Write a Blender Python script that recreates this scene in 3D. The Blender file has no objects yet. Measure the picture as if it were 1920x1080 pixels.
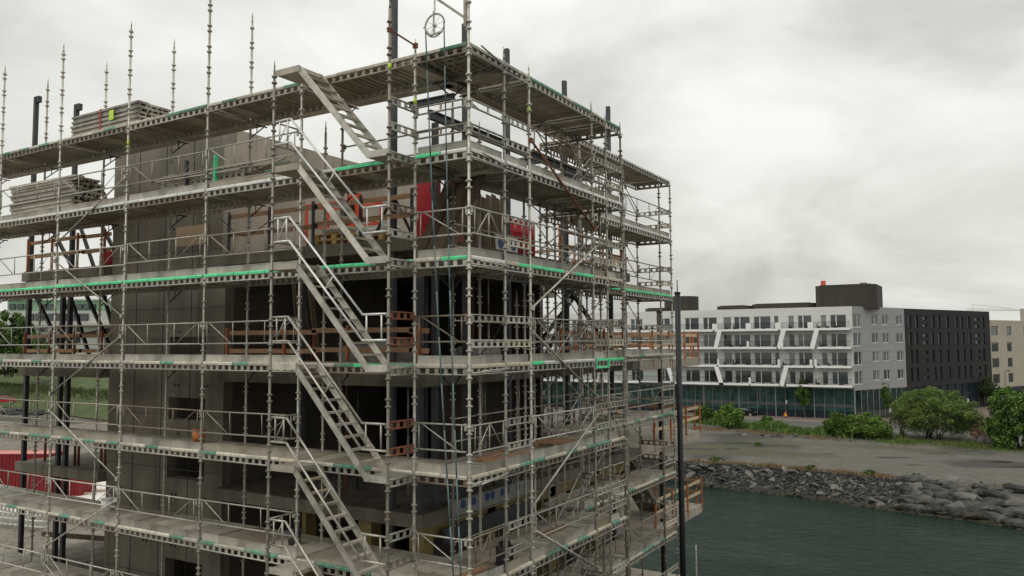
import bpy, math, random
import numpy as np
from mathutils import Vector, Matrix

random.seed(7)
RNG = np.random.default_rng(7)
SC = bpy.context.scene
COL = SC.collection

# ------------------------------------------------------------------ camera
CAM = np.array([8.1416, -12.0254, 0.5833])
YAW, PITCH, ROLL, FPX = math.radians(31.0122), math.radians(3.9205), math.radians(-0.3387), 1493.0
_fw = np.array([-math.sin(YAW), math.cos(YAW), 0.0])
_rt = np.array([math.cos(YAW), math.sin(YAW), 0.0])
_up = np.array([0.0, 0.0, 1.0])
CF = _fw * math.cos(PITCH) + _up * math.sin(PITCH)
_u0 = _up * math.cos(PITCH) - _fw * math.sin(PITCH)
CR = _rt * math.cos(ROLL) + _u0 * math.sin(ROLL)
CU = _u0 * math.cos(ROLL) - _rt * math.sin(ROLL)
cam_data = bpy.data.cameras.new('camera')
cam_data.sensor_width = 36.0
cam_data.lens = FPX / 1920.0 * 36.0
cam_data.clip_start = 0.1
cam_data.clip_end = 6000.0
cam = bpy.data.objects.new('camera', cam_data)
COL.objects.link(cam)
m3 = Matrix((CR, CU, -CF)).transposed()
cam.matrix_world = Matrix.Translation(Vector(CAM)) @ m3.to_4x4()
SC.camera = cam


def at(px, py, x=None, y=None, z=None, d=None):
    """world point on the photograph's ray through (px, py), on a plane x/y/z or at depth d"""
    D = CF + CR * (px - 960) / FPX - CU * (py - 540) / FPX
    if x is not None: s = (x - CAM[0]) / D[0]
    elif y is not None: s = (y - CAM[1]) / D[1]
    elif z is not None: s = (z - CAM[2]) / D[2]
    else: s = d
    return CAM + D * s


# ------------------------------------------------------------------ world, sun, exposure
SUN_EL, SUN_AZ = math.radians(62), math.radians(-115)     # azimuth: direction the light comes from, world frame, from +x
wd = bpy.data.worlds.new('World'); SC.world = wd; wd.use_nodes = True
nt = wd.node_tree; nt.nodes.clear()
N = nt.nodes.new; L = nt.links.new
out = N('ShaderNodeOutputWorld'); bg = N('ShaderNodeBackground')
sky = N('ShaderNodeTexSky'); sky.sky_type = 'NISHITA'; sky.sun_disc = False
sky.sun_elevation = SUN_EL; sky.sun_rotation = math.radians(90) - SUN_AZ
sky.air_density = 1.5; sky.dust_density = 4.0
tc = N('ShaderNodeTexCoord'); sep = N('ShaderNodeSeparateXYZ'); L(tc.outputs['Generated'], sep.inputs[0])
zc = N('ShaderNodeMath'); zc.operation = 'MAXIMUM'; L(sep.outputs['Z'], zc.inputs[0]); zc.inputs[1].default_value = 0.0
za = N('ShaderNodeMath'); za.operation = 'ADD'; L(zc.outputs[0], za.inputs[0]); za.inputs[1].default_value = 0.42
dx = N('ShaderNodeMath'); dx.operation = 'DIVIDE'; L(sep.outputs['X'], dx.inputs[0]); L(za.outputs[0], dx.inputs[1])
dy = N('ShaderNodeMath'); dy.operation = 'DIVIDE'; L(sep.outputs['Y'], dy.inputs[0]); L(za.outputs[0], dy.inputs[1])
cmb = N('ShaderNodeCombineXYZ'); L(dx.outputs[0], cmb.inputs[0]); L(dy.outputs[0], cmb.inputs[1]); cmb.inputs[2].default_value = 11.4
n1 = N('ShaderNodeTexNoise'); n1.inputs['Scale'].default_value = 1.55; n1.inputs['Detail'].default_value = 8.0
n1.inputs['Roughness'].default_value = 0.54; n1.inputs['Distortion'].default_value = 0.35
L(cmb.outputs[0], n1.inputs['Vector'])
cr = N('ShaderNodeValToRGB')
cr.color_ramp.interpolation = 'B_SPLINE'
e = cr.color_ramp.elements
e[0].position = 0.37; e[0].color = (0.535, 0.537, 0.505, 1)
e[1].position = 0.63; e[1].color = (0.94, 0.945, 0.895, 1)
m_ = e.new(0.48); m_.color = (0.70, 0.70, 0.652, 1)
L(n1.outputs['Fac'], cr.inputs[0])
skm = N('ShaderNodeVectorMath'); skm.operation = 'SCALE'; skm.inputs['Scale'].default_value = 0.08
L(sky.outputs[0], skm.inputs[0])
mx = N('ShaderNodeMixRGB'); mx.inputs['Fac'].default_value = 0.92
L(skm.outputs[0], mx.inputs[1]); L(cr.outputs[0], mx.inputs[2])
# an overcast sky brightens steadily from the horizon to the zenith
zg = N('ShaderNodeMath'); zg.operation = 'MULTIPLY_ADD'; L(zc.outputs[0], zg.inputs[0]); zg.inputs[1].default_value = 0.75; zg.inputs[2].default_value = 0.93
ov = N('ShaderNodeVectorMath'); ov.operation = 'SCALE'; L(mx.outputs[0], ov.inputs[0]); L(zg.outputs[0], ov.inputs['Scale'])
L(ov.outputs[0], bg.inputs['Color']); bg.inputs['Strength'].default_value = 1.0
L(bg.outputs[0], out.inputs['Surface'])

sl = bpy.data.lights.new('sun', 'SUN'); sl.energy = 0.75; sl.angle = math.radians(35); sl.color = (1.0, 0.965, 0.90)
so = bpy.data.objects.new('sun', sl); COL.objects.link(so)
sd = Vector((math.cos(SUN_EL) * math.cos(SUN_AZ), math.cos(SUN_EL) * math.sin(SUN_AZ), math.sin(SUN_EL)))
so.rotation_euler = (-sd).to_track_quat('-Z', 'Y').to_euler(); so.location = (0, 0, 60)
SC.view_settings.view_transform = 'Standard'
SC.view_settings.look = 'None'
SC.view_settings.exposure = 0.0
SC.view_settings.gamma = 1.0
SC.view_settings.use_curve_mapping = False
SC.cycles.max_bounces = 6
SC.cycles.diffuse_bounces = 3
SC.cycles.transparent_max_bounces = 8


# ------------------------------------------------------------------ materials
def mat(name, col, col2=None, rough=0.7, metal=0.0, scale=6.0, detail=5.0, bump=0.0, bscale=None, rnd=0.12,
        spec=0.5, tint=None, streak=None, stain=None, stain_scale=0.8, stain_amt=(0.5, 0.7), stretch=None, coord='Object'):
    m = bpy.data.materials.new(name); m.use_nodes = True
    t = m.node_tree; p = t.nodes['Principled BSDF']
    nn = t.nodes.new; ll = t.links.new
    if col2 is None: col2 = tuple(min(1, c * 1.3) for c in col); col = tuple(c * 0.8 for c in col)
    tcn = nn('ShaderNodeTexCoord'); vec = tcn.outputs[coord]
    if coord == 'World':
        pass
    if stretch:
        mp = nn('ShaderNodeMapping'); mp.inputs['Scale'].default_value = stretch
        ll(vec, mp.inputs[0]); vec = mp.outputs[0]
    nz = nn('ShaderNodeTexNoise'); nz.inputs['Scale'].default_value = scale; nz.inputs['Detail'].default_value = detail
    nz.inputs['Roughness'].default_value = 0.6
    ll(vec, nz.inputs['Vector'])
    rp = nn('ShaderNodeValToRGB')
    rp.color_ramp.elements[0].position = 0.3; rp.color_ramp.elements[1].position = 0.7
    rp.color_ramp.elements[0].color = (*col, 1); rp.color_ramp.elements[1].color = (*col2, 1)
    ll(nz.outputs['Fac'], rp.inputs[0]); c = rp.outputs[0]
    if stain:
        n2 = nn('ShaderNodeTexNoise'); n2.inputs['Scale'].default_value = stain_scale; n2.inputs['Detail'].default_value = 6
        ll(vec, n2.inputs['Vector'])
        r2 = nn('ShaderNodeValToRGB')
        r2.color_ramp.elements[0].position = stain_amt[0]; r2.color_ramp.elements[1].position = stain_amt[1]
        ll(n2.outputs['Fac'], r2.inputs[0])
        mm = nn('ShaderNodeMixRGB'); ll(r2.outputs[0], mm.inputs['Fac']); ll(c, mm.inputs[1]); mm.inputs[2].default_value = (*stain, 1)
        c = mm.outputs[0]
    if streak:
        ms = nn('ShaderNodeMapping'); ms.inputs['Scale'].default_value = (2.2, 2.2, 0.10); ll(tcn.outputs[coord], ms.inputs[0])
        n3 = nn('ShaderNodeTexNoise'); n3.inputs['Scale'].default_value = 1.0; n3.inputs['Detail'].default_value = 6; ll(ms.outputs[0], n3.inputs['Vector'])
        r3 = nn('ShaderNodeValToRGB'); r3.color_ramp.elements[0].position = 0.48; r3.color_ramp.elements[1].position = 0.72
        ll(n3.outputs['Fac'], r3.inputs[0])
        m4 = nn('ShaderNodeMixRGB'); ll(r3.outputs[0], m4.inputs['Fac']); ll(c, m4.inputs[1]); m4.inputs[2].default_value = (*streak, 1); c = m4.outputs[0]
    if tint:
        o2 = nn('ShaderNodeObjectInfo'); mm2 = nn('ShaderNodeMath'); mm2.operation = 'MULTIPLY'; ll(o2.outputs['Random'], mm2.inputs[0]); mm2.inputs[1].default_value = 7.31
        fr = nn('ShaderNodeMath'); fr.operation = 'FRACT'; ll(mm2.outputs[0], fr.inputs[0])
        pw_ = nn('ShaderNodeMath'); pw_.operation = 'POWER'; ll(fr.outputs[0], pw_.inputs[0]); pw_.inputs[1].default_value = 3.0
        mt = nn('ShaderNodeMixRGB'); ll(pw_.outputs[0], mt.inputs['Fac']); ll(c, mt.inputs[1]); mt.inputs[2].default_value = (*tint, 1); c = mt.outputs[0]
    if rnd:
        oi = nn('ShaderNodeObjectInfo')
        mr = nn('ShaderNodeMapRange'); mr.inputs['To Min'].default_value = 1 - rnd; mr.inputs['To Max'].default_value = 1 + rnd
        ll(oi.outputs['Random'], mr.inputs['Value'])
        hs = nn('ShaderNodeHueSaturation'); ll(mr.outputs[0], hs.inputs['Value']); ll(c, hs.inputs['Color']); c = hs.outputs[0]
    ll(c, p.inputs['Base Color'])
    p.inputs['Roughness'].default_value = rough; p.inputs['Metallic'].default_value = metal
    p.inputs['Specular IOR Level'].default_value = spec
    if bump:
        nb = nn('ShaderNodeTexNoise'); nb.inputs['Scale'].default_value = bscale or scale * 3; nb.inputs['Detail'].default_value = 5
        ll(vec, nb.inputs['Vector'])
        b = nn('ShaderNodeBump'); b.inputs['Strength'].default_value = bump; b.inputs['Distance'].default_value = 0.05
        ll(nb.outputs['Fac'], b.inputs['Height']); ll(b.outputs[0], p.inputs['Normal'])
    return m


M = {}
M['steel'] = mat('galvanised_steel', (0.29, 0.275, 0.235), (0.57, 0.545, 0.48), 0.42, 0.3, 9, rnd=0.25, tint=(0.20, 0.155, 0.11), stain=(0.15, 0.085, 0.05), stain_scale=4.0, stain_amt=(0.60, 0.76))
M['alu'] = mat('aluminium', (0.38, 0.355, 0.305), (0.62, 0.59, 0.515), 0.40, 0.4, 5, rnd=0.18, stain=(0.23, 0.205, 0.165), stain_scale=2.2, stain_amt=(0.5, 0.75))
M['alu_bright'] = mat('bright_aluminium', (0.60, 0.60, 0.57), (0.82, 0.82, 0.79), 0.38, 0.3, 6, rnd=0.12)
M['plank'] = mat('deck_plank_metal', (0.40, 0.365, 0.30), (0.59, 0.55, 0.47), 0.6, 0.05, 4, rnd=0.25, tint=(0.33, 0.27, 0.20), stain=(0.28, 0.24, 0.185), stain_scale=2.5, stain_amt=(0.5, 0.75), bump=0.15, bscale=60)
M['lip_grey'] = mat('plank_end_grey', (0.44, 0.41, 0.34), (0.66, 0.62, 0.53), 0.6, 0.1, 9, rnd=0.25)
M['lip_cream'] = mat('plank_end_cream', (0.50, 0.44, 0.33), (0.66, 0.60, 0.47), 0.6, 0.0, 9, rnd=0.15)
M['green'] = mat('green_paint', (0.08, 0.72, 0.29), (0.14, 0.90, 0.44), 0.5, 0, 9, rnd=0.15, stain=(0.16, 0.40, 0.25), stain_scale=3.5, stain_amt=(0.52, 0.7))
M['green_dull'] = mat('worn_green_paint', (0.06, 0.24, 0.16), (0.17, 0.36, 0.25), 0.6, 0, 9, rnd=0.25, stain=(0.3, 0.28, 0.22), stain_scale=6, stain_amt=(0.5, 0.6))
M['rust'] = mat('rusty_steel', (0.16, 0.055, 0.03), (0.30, 0.11, 0.055), 0.85, 0, 12)
M['toe'] = mat('toe_board_metal', (0.37, 0.345, 0.295), (0.52, 0.49, 0.43), 0.55, 0.1, 3, rnd=0.2, tint=(0.25, 0.20, 0.14), streak=(0.20, 0.18, 0.15), stain=(0.22, 0.20, 0.17), stain_scale=1.2)
M['dark_steel'] = mat('dark_primed_steel', (0.035, 0.04, 0.044), (0.065, 0.07, 0.075), 0.55, 0.1, 4)
M['black'] = mat('black_steel', (0.008, 0.009, 0.010), (0.018, 0.019, 0.020), 0.5, 0.1, 6)
M['core_top'] = mat('smooth_core_concrete', (0.20, 0.178, 0.142), (0.27, 0.243, 0.20), 0.85, 0, 0.9, 8, 0.2, 14, rnd=0.08, streak=(0.145, 0.128, 0.10), stain=(0.155, 0.138, 0.11), stain_scale=0.5)
M['concrete'] = mat('concrete', (0.155, 0.14, 0.11), (0.245, 0.222, 0.178), 0.9, 0, 1.3, 8, 0.25, 14, rnd=0.08, streak=(0.085, 0.074, 0.056), stain=(0.095, 0.082, 0.062), stain_scale=0.45, stain_amt=(0.48, 0.75))
M['concrete_light'] = mat('light_concrete', (0.36, 0.315, 0.255), (0.47, 0.415, 0.34), 0.9, 0, 1.5, 8, 0.2, 14, rnd=0.06, streak=(0.29, 0.25, 0.20), stain=(0.30, 0.26, 0.21), stain_scale=0.5)
M['timber'] = mat('guard_timber', (0.27, 0.14, 0.075), (0.46, 0.28, 0.16), 0.8, 0, 5, stretch=(1, 1, 6), rnd=0.25)
M['timber_pale'] = mat('pale_timber', (0.50, 0.36, 0.22), (0.66, 0.50, 0.33), 0.8, 0, 5, stretch=(1, 1, 6), rnd=0.2)
M['timber_dark'] = mat('old_formwork_timber', (0.085, 0.062, 0.042), (0.175, 0.13, 0.092), 0.85, 0, 6, stretch=(4, 4, 0.6), rnd=0.35)
M['orange'] = mat('orange_steel', (0.36, 0.11, 0.03), (0.52, 0.19, 0.06), 0.6, 0, 8, stain=(0.2, 0.08, 0.04), stain_scale=5)
M['orange_red'] = mat('orange_red_paint', (0.62, 0.07, 0.025), (0.75, 0.10, 0.035), 0.45, 0, 5)
M['red'] = mat('red_paint', (0.40, 0.012, 0.02), (0.55, 0.025, 0.035), 0.5, 0, 4)
M['yellow_wood'] = mat('pallet_wood', (0.50, 0.33, 0.11), (0.68, 0.47, 0.19), 0.8, 0, 6)
M['ochre'] = mat('ochre_primer', (0.16, 0.12, 0.04), (0.24, 0.185, 0.07), 0.8, 0, 3)
M['wrap'] = mat('shade_greyed_wrap', (0.27, 0.27, 0.26), (0.38, 0.38, 0.365), 0.6, 0, 3)  # white wrap, greyed in its colour to stand in for shade
M['inner'] = mat('shade_darkened_concrete', (0.055, 0.048, 0.036), (0.10, 0.088, 0.068), 0.9, 0, 1.3, 8, rnd=0.05)  # concrete darkened in its colour to imitate the shade inside the storeys
M['grass_far'] = mat('dark_bank_grass', (0.03, 0.052, 0.012), (0.075, 0.10, 0.024), 0.9, 0, 0.25, rnd=0)
M['white'] = mat('white_sheet', (0.60, 0.59, 0.55), (0.78, 0.77, 0.73), 0.6, 0, 3)
M['sack'] = mat('grey_sack', (0.26, 0.25, 0.23), (0.42, 0.41, 0.38), 0.8, 0, 5, bump=0.5, bscale=9)
M['blue'] = mat('blue_print', (0.012, 0.06, 0.20), (0.02, 0.10, 0.30), 0.5, 0, 4)
M['rope'] = mat('teal_rope', (0.10, 0.16, 0.16), (0.16, 0.23, 0.23), 0.9, 0, 30)
M['yellow'] = mat('yellow_paint', (0.6, 0.48, 0.03), (0.75, 0.62, 0.06), 0.5, 0, 4)
M['lime'] = mat('lime_tag', (0.45, 0.62, 0.05), (0.58, 0.75, 0.08), 0.5, 0, 4)
M['red_strap'] = M['red']
M['cladding'] = mat('white_cladding', (0.62, 0.62, 0.60), (0.70, 0.70, 0.68), 0.6, 0, 0.6, rnd=0.02, stretch=(0.2, 0.2, 3))
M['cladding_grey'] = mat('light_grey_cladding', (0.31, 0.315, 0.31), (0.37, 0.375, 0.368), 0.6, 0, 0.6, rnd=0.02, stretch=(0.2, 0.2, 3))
M['joint'] = mat('cladding_joint', (0.30, 0.30, 0.295), (0.34, 0.34, 0.335), 0.8, 0, 1)
M['ribbon'] = mat('white_fascia', (0.80, 0.80, 0.79), (0.86, 0.86, 0.85), 0.5, 0, 1, rnd=0.02)
M['winframe'] = mat('white_window_frame', (0.72, 0.72, 0.70), (0.80, 0.80, 0.78), 0.5, 0, 1, rnd=0.03)
M['dark_brick'] = mat('dark_brick', (0.018, 0.018, 0.018), (0.030, 0.029, 0.0285), 0.85, 0, 1.2, rnd=0.02, stretch=(1, 1, 4))
M['dark_frame'] = mat('dark_window_frame', (0.012, 0.013, 0.014), (0.02, 0.021, 0.022), 0.5, 0, 2)
M['dark_wood'] = mat('dark_stained_cladding', (0.032, 0.026, 0.022), (0.062, 0.05, 0.043), 0.8, 0, 1.5, stretch=(5, 5, 0.15), rnd=0.05)
M['beige'] = mat('beige_render', (0.42, 0.38, 0.30), (0.48, 0.44, 0.355), 0.85, 0, 0.4, rnd=0.02)
M['asphalt'] = mat('asphalt', (0.085, 0.082, 0.074), (0.12, 0.115, 0.104), 0.9, 0, 0.4, rnd=0)
M['paving'] = mat('reddish_paving', (0.14, 0.10, 0.085), (0.19, 0.145, 0.12), 0.9, 0, 0.8, rnd=0)
M['kerb'] = mat('kerb_stone', (0.26, 0.25, 0.23), (0.34, 0.33, 0.30), 0.9, 0, 2, rnd=0)
M['rock'] = mat('grey_rock', (0.020, 0.021, 0.020), (0.062, 0.062, 0.057), 0.85, 0, 1.3, 8, 0.8, 4, rnd=0.55, stain=(0.09, 0.088, 0.079), stain_scale=0.9, stain_amt=(0.52, 0.72))
M['rock_weed'] = mat('weedy_rock', (0.010, 0.009, 0.005), (0.030, 0.024, 0.008), 0.8, 0, 2.0, 8, 0.6, 4, rnd=0.4)
M['rock_pale'] = mat('pale_rock', (0.075, 0.072, 0.062), (0.15, 0.142, 0.125), 0.85, 0, 1.3, 8, 0.5, 4, rnd=0.35)
M['leaf'] = mat('green_leaves', (0.04, 0.09, 0.012), (0.105, 0.185, 0.028), 0.7, 0, 0.9, rnd=0.1)
M['leaf_olive'] = mat('olive_leaves', (0.065, 0.115, 0.014), (0.15, 0.215, 0.036), 0.7, 0, 0.9, rnd=0.1)
M['leaf_bright'] = mat('bright_leaves', (0.05, 0.12, 0.012), (0.14, 0.24, 0.03), 0.7, 0, 0.9, rnd=0.1)
M['leaf_dark'] = mat('dark_leaves', (0.018, 0.042, 0.010), (0.05, 0.09, 0.02), 0.7, 0, 0.9, rnd=0.1)
M['twig'] = mat('reddish_twigs', (0.11, 0.065, 0.04), (0.19, 0.12, 0.075), 0.9, 0, 2)
M['bark'] = mat('bark', (0.05, 0.04, 0.03), (0.10, 0.08, 0.06), 0.9, 0, 4)
M['grass'] = mat('grass_blades', (0.06, 0.10, 0.018), (0.14, 0.17, 0.035), 0.8, 0, 0.5, rnd=0)
M['dry_grass'] = mat('dry_grass', (0.16, 0.11, 0.05), (0.24, 0.17, 0.08), 0.9, 0, 0.6, rnd=0)
M['container_red'] = mat('container_red', (0.17, 0.004, 0.009), (0.22, 0.006, 0.012), 0.6, 0, 0.8, rnd=0.05)
M['pink'] = mat('faded_red_roof', (0.45, 0.16, 0.14), (0.56, 0.24, 0.21), 0.6, 0, 0.7)
M['pale_green'] = mat('pale_green_panel', (0.22, 0.40, 0.24), (0.28, 0.46, 0.29), 0.6, 0, 0.4)
M['far_white'] = mat('off_white_render', (0.55, 0.55, 0.52), (0.62, 0.62, 0.59), 0.8, 0, 0.3)
M['car_black'] = mat('black_car_paint', (0.008, 0.008, 0.009), (0.012, 0.012, 0.013), 0.25, 0, 1)
M['rubber'] = mat('rubber', (0.012, 0.012, 0.012), (0.02, 0.02, 0.02), 0.9, 0, 4)


def glass_mat(name, tint, rough=0.06, spec=0.6, tint2=None, scale=0.25):
    m = mat(name, tint, tint2 or tuple(c * 1.8 for c in tint), rough, 0, scale, rnd=0.4, spec=spec)
    return m


M['glass'] = glass_mat('window_glass', (0.020, 0.028, 0.030), 0.03, 1.0)
M['glass_pale'] = glass_mat('window_with_blind', (0.10, 0.115, 0.11), 0.05, 1.0, (0.20, 0.215, 0.20), 0.6)
M['glass_blue'] = glass_mat('sky_tinted_window', (0.035, 0.055, 0.06), 0.02, 1.0, (0.07, 0.10, 0.105), 0.5)  # sky reflection tinted into the base colour of some panes
M['glass_teal'] = glass_mat('teal_curtain_glass', (0.010, 0.024, 0.024), 0.10, 0.4, (0.045, 0.10, 0.092), 0.9)
M['glass_base'] = glass_mat('blue_black_glass', (0.010, 0.016, 0.022), 0.2, 0.3)
M['glass_balcony'] = glass_mat('balcony_glass', (0.06, 0.068, 0.066), 0.15, 0.5)


def add_ground_mat():
    m = mat('gravel_lot', (0.072, 0.067, 0.055), (0.118, 0.110, 0.090), 0.95, 0, 0.9, 8, 0.4, 3.0, rnd=0, stain=(0.038, 0.037, 0.033), stain_scale=0.075, stain_amt=(0.54, 0.62), stretch=(1, 1, 1))
    t = m.node_tree
    p = t.nodes['Principled BSDF']
    src = p.inputs['Base Color'].links[0].from_socket
    tcn = t.nodes.new('ShaderNodeTexCoord')
    mp = t.nodes.new('ShaderNodeMapping'); mp.inputs['Scale'].default_value = (0.035, 0.11, 1); mp.inputs['Rotation'].default_value = (0, 0, 0.3)
    t.links.new(tcn.outputs['Object'], mp.inputs[0])
    nz = t.nodes.new('ShaderNodeTexNoise'); nz.inputs['Scale'].default_value = 1.0; nz.inputs['Detail'].default_value = 7
    t.links.new(mp.outputs[0], nz.inputs['Vector'])
    rp = t.nodes.new('ShaderNodeValToRGB'); rp.color_ramp.elements[0].position = 0.56; rp.color_ramp.elements[1].position = 0.66
    t.links.new(nz.outputs['Fac'], rp.inputs[0])
    mm = t.nodes.new('ShaderNodeMixRGB'); t.links.new(rp.outputs[0], mm.inputs['Fac']); t.links.new(src, mm.inputs[1])
    mm.inputs[2].default_value = (0.062, 0.060, 0.034, 1)
    t.links.new(mm.outputs[0], p.inputs['Base Color'])
    return m


M['gravel'] = add_ground_mat()


def water_mat():
    m = bpy.data.materials.new('harbour_water'); m.use_nodes = True
    t = m.node_tree; p = t.nodes['Principled BSDF']
    p.inputs['Base Color'].default_value = (0.0085, 0.021, 0.0145, 1)
    p.inputs['Roughness'].default_value = 0.16
    p.inputs['IOR'].default_value = 1.33
    p.inputs['Specular IOR Level'].default_value = 0.055
    tcn = t.nodes.new('ShaderNodeTexCoord')
    h = None
    for sc, st, rot, wt in ((0.75, (1, 2.6, 1), 0.35, 0.6), (2.2, (1, 2.2, 1), -0.35, 0.3), (0.16, (1, 1.6, 1), 0.9, 0.9)):
        mp = t.nodes.new('ShaderNodeMapping'); mp.inputs['Scale'].default_value = st; mp.inputs['Rotation'].default_value = (0, 0, rot)
        t.links.new(tcn.outputs['Object'], mp.inputs[0])
        nz = t.nodes.new('ShaderNodeTexNoise'); nz.inputs['Scale'].default_value = sc; nz.inputs['Detail'].default_value = 4
        nz.inputs['Distortion'].default_value = 0.6
        t.links.new(mp.outputs[0], nz.inputs['Vector'])
        mu = t.nodes.new('ShaderNodeMath'); mu.operation = 'MULTIPLY'; mu.inputs[1].default_value = wt
        t.links.new(nz.outputs['Fac'], mu.inputs[0])
        if h is None: h = mu.outputs[0]
        else:
            ad = t.nodes.new('ShaderNodeMath'); ad.operation = 'ADD'
            t.links.new(h, ad.inputs[0]); t.links.new(mu.outputs[0], ad.inputs[1]); h = ad.outputs[0]
    mpw = t.nodes.new('ShaderNodeMapping'); mpw.inputs['Scale'].default_value = (0.03, 0.07, 1); mpw.inputs['Rotation'].default_value = (0, 0, 0.5)
    t.links.new(tcn.outputs['Object'], mpw.inputs[0])
    wn = t.nodes.new('ShaderNodeTexNoise'); wn.inputs['Scale'].default_value = 1.0; wn.inputs['Detail'].default_value = 5; wn.inputs['Distortion'].default_value = 0.8
    t.links.new(mpw.outputs[0], wn.inputs['Vector'])
    wr = t.nodes.new('ShaderNodeMapRange'); wr.inputs['From Min'].default_value = 0.35; wr.inputs['From Max'].default_value = 0.65
    wr.inputs['To Min'].default_value = 0.03; wr.inputs['To Max'].default_value = 0.10
    t.links.new(wn.outputs['Fac'], wr.inputs['Value']); t.links.new(wr.outputs[0], p.inputs['Specular IOR Level'])
    b = t.nodes.new('ShaderNodeBump'); b.inputs['Strength'].default_value = 0.6; b.inputs['Distance'].default_value = 0.35
    t.links.new(h, b.inputs['Height']); t.links.new(b.outputs[0], p.inputs['Normal'])
    return m


M['water'] = water_mat()


# ------------------------------------------------------------------ mesh helpers
class MB:
    def __init__(s):
        s.v = []; s.f = []; s.mi = []; s.sm = []

    def add(s, vs, fs, m=0, smooth=False):
        o = len(s.v); s.v += [tuple(map(float, v)) for v in vs]
        for f in fs:
            s.f.append(tuple(i + o for i in f)); s.mi.append(m); s.sm.append(smooth)
        return s

    def box(s, x0, x1, y0, y1, z0, z1, m=0):
        vs = [(x, y, z) for z in (z0, z1) for y in (y0, y1) for x in (x0, x1)]
        return s.add(vs, [(0, 2, 3, 1), (4, 5, 7, 6), (0, 1, 5, 4), (2, 6, 7, 3), (0, 4, 6, 2), (1, 3, 7, 5)], m)

    def bar(s, p, q, w, h, m=0, up=(0, 0, 1)):
        p = Vector(p); q = Vector(q); d = (q - p).normalized(); u = Vector(up)
        a = d.cross(u)
        if a.length < 1e-4: a = d.cross(Vector((1, 0, 0)))
        a.normalize(); b = a.cross(d).normalized()
        vs = []
        for c in (p, q):
            for sa, sb in ((-1, -1), (1, -1), (1, 1), (-1, 1)): vs.append(c + a * sa * w / 2 + b * sb * h / 2)
        return s.add(vs, [(0, 1, 2, 3), (7, 6, 5, 4), (0, 4, 5, 1), (1, 5, 6, 2), (2, 6, 7, 3), (3, 7, 4, 0)], m)

    def tube(s, p, q, r, n=6, m=0, caps=True, r2=None):
        p = Vector(p); q = Vector(q); d = (q - p).normalized()
        a = d.cross(Vector((0, 0, 1)))
        if a.length < 1e-4: a = Vector((1, 0, 0))
        a.normalize(); b = a.cross(d)
        r2 = r if r2 is None else r2
        vs = []
        for c, rr in ((p, r), (q, r2)):
            for i in range(n):
                t = 2 * math.pi * i / n
                vs.append(c + a * math.cos(t) * rr + b * math.sin(t) * rr)
        o = len(s.v)
        s.add(vs, [(i, i + n, (i + 1) % n + n, (i + 1) % n) for i in range(n)], m, True)
        if caps:
            s.f.append(tuple(o + i for i in range(n))); s.mi.append(m); s.sm.append(False)
            s.f.append(tuple(o + n + i for i in reversed(range(n)))); s.mi.append(m); s.sm.append(False)
        return s

    def path(s, pts, r, n=6, m=0):
        for p, q in zip(pts[:-1], pts[1:]): s.tube(p, q, r, n, m)
        return s

    def mesh(s, name, mats):
        me = bpy.data.meshes.new(name)
        me.from_pydata(s.v, [], s.f)
        for mm in (mats if isinstance(mats, (list, tuple)) else [mats]): me.materials.append(M[mm] if isinstance(mm, str) else mm)
        me.polygons.foreach_set('material_index', s.mi)
        me.polygons.foreach_set('use_smooth', s.sm)
        me.update()
        return me


def obj(name, me, parent=None, loc=(0, 0, 0), rot=(0, 0, 0), scale=None):
    o = bpy.data.objects.new(name, me); COL.objects.link(o)
    o.location = loc; o.rotation_euler = rot
    if scale is not None: o.scale = scale
    if parent is not None: o.parent = parent
    return o


ORD = ['leftmost', 'second from the left', 'third from the left', 'fourth from the left', 'fifth from the left', 'sixth from the left', 'seventh from the left', 'eighth from the left', 'ninth from the left', 'tenth from the left']


def tag(o, label=None, cat=None, group=None, kind=None):
    if label: o['label'] = label
    if cat: o['category'] = cat
    if group: o['group'] = group
    if kind: o['kind'] = kind
    return o


def thing(name, label, cat, loc=(0, 0, 0), rz=0.0, group=None):
    return tag(obj(name, None, None, loc, (0, 0, rz)), label, cat, group)


def part(name, mb, mats, parent):
    """baked in world coordinates; parent is an unrotated Empty (or a baked part of one)"""
    me = mb.mesh(name, mats)
    p = parent; off = Vector((0, 0, 0))
    while p is not None: off += p.location; p = p.parent
    return obj(name, me, parent, -off)


def lone(name, mb, mats, label, cat, loc, group=None, kind=None):
    o = obj(name, mb.mesh(name, mats), None, loc)
    return tag(o, label, cat, group, kind)


# ------------------------------------------------------------------ the ground, water, roads
GZ, WZ = -12.2, -14.4

# shoreline: top edge of the bank (at ground level) and waterline, from photograph rays
TOPX = [(1285, 866), (1340, 868), (1420, 874), (1500, 881), (1580, 888), (1660, 896), (1720, 903), (1800, 910), (1920, 921)]
WATX = [(1285, 905), (1340, 914), (1420, 922), (1500, 931), (1580, 943), (1660, 955), (1720, 963), (1800, 973), (1920, 992)]
top_line = [at(px, py, z=GZ - 0.25) for px, py in TOPX]
wat_line = [at(px, py, z=WZ) for px, py in WATX]


def extend(line, n0, n1):
    a = np.array(line[0]); b = np.array(line[-1])
    return [a + np.array(n0)] + line + [b + np.array(n1)]


top_line = extend(top_line, (-70, 8, 0), (60, -14, 0))
wat_line = extend(wat_line, (-70, 6, 0), (60, -14, 0))
wb = MB(); wb.add([(-90, -120, WZ), (400, -120, WZ), (400, 110, WZ), (-90, 110, WZ)], [(0, 1, 2, 3)])
o = obj('water', wb.mesh('water', 'water')); tag(o, 'dark green rippled harbour water beside the building', 'water', kind='structure')

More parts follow.
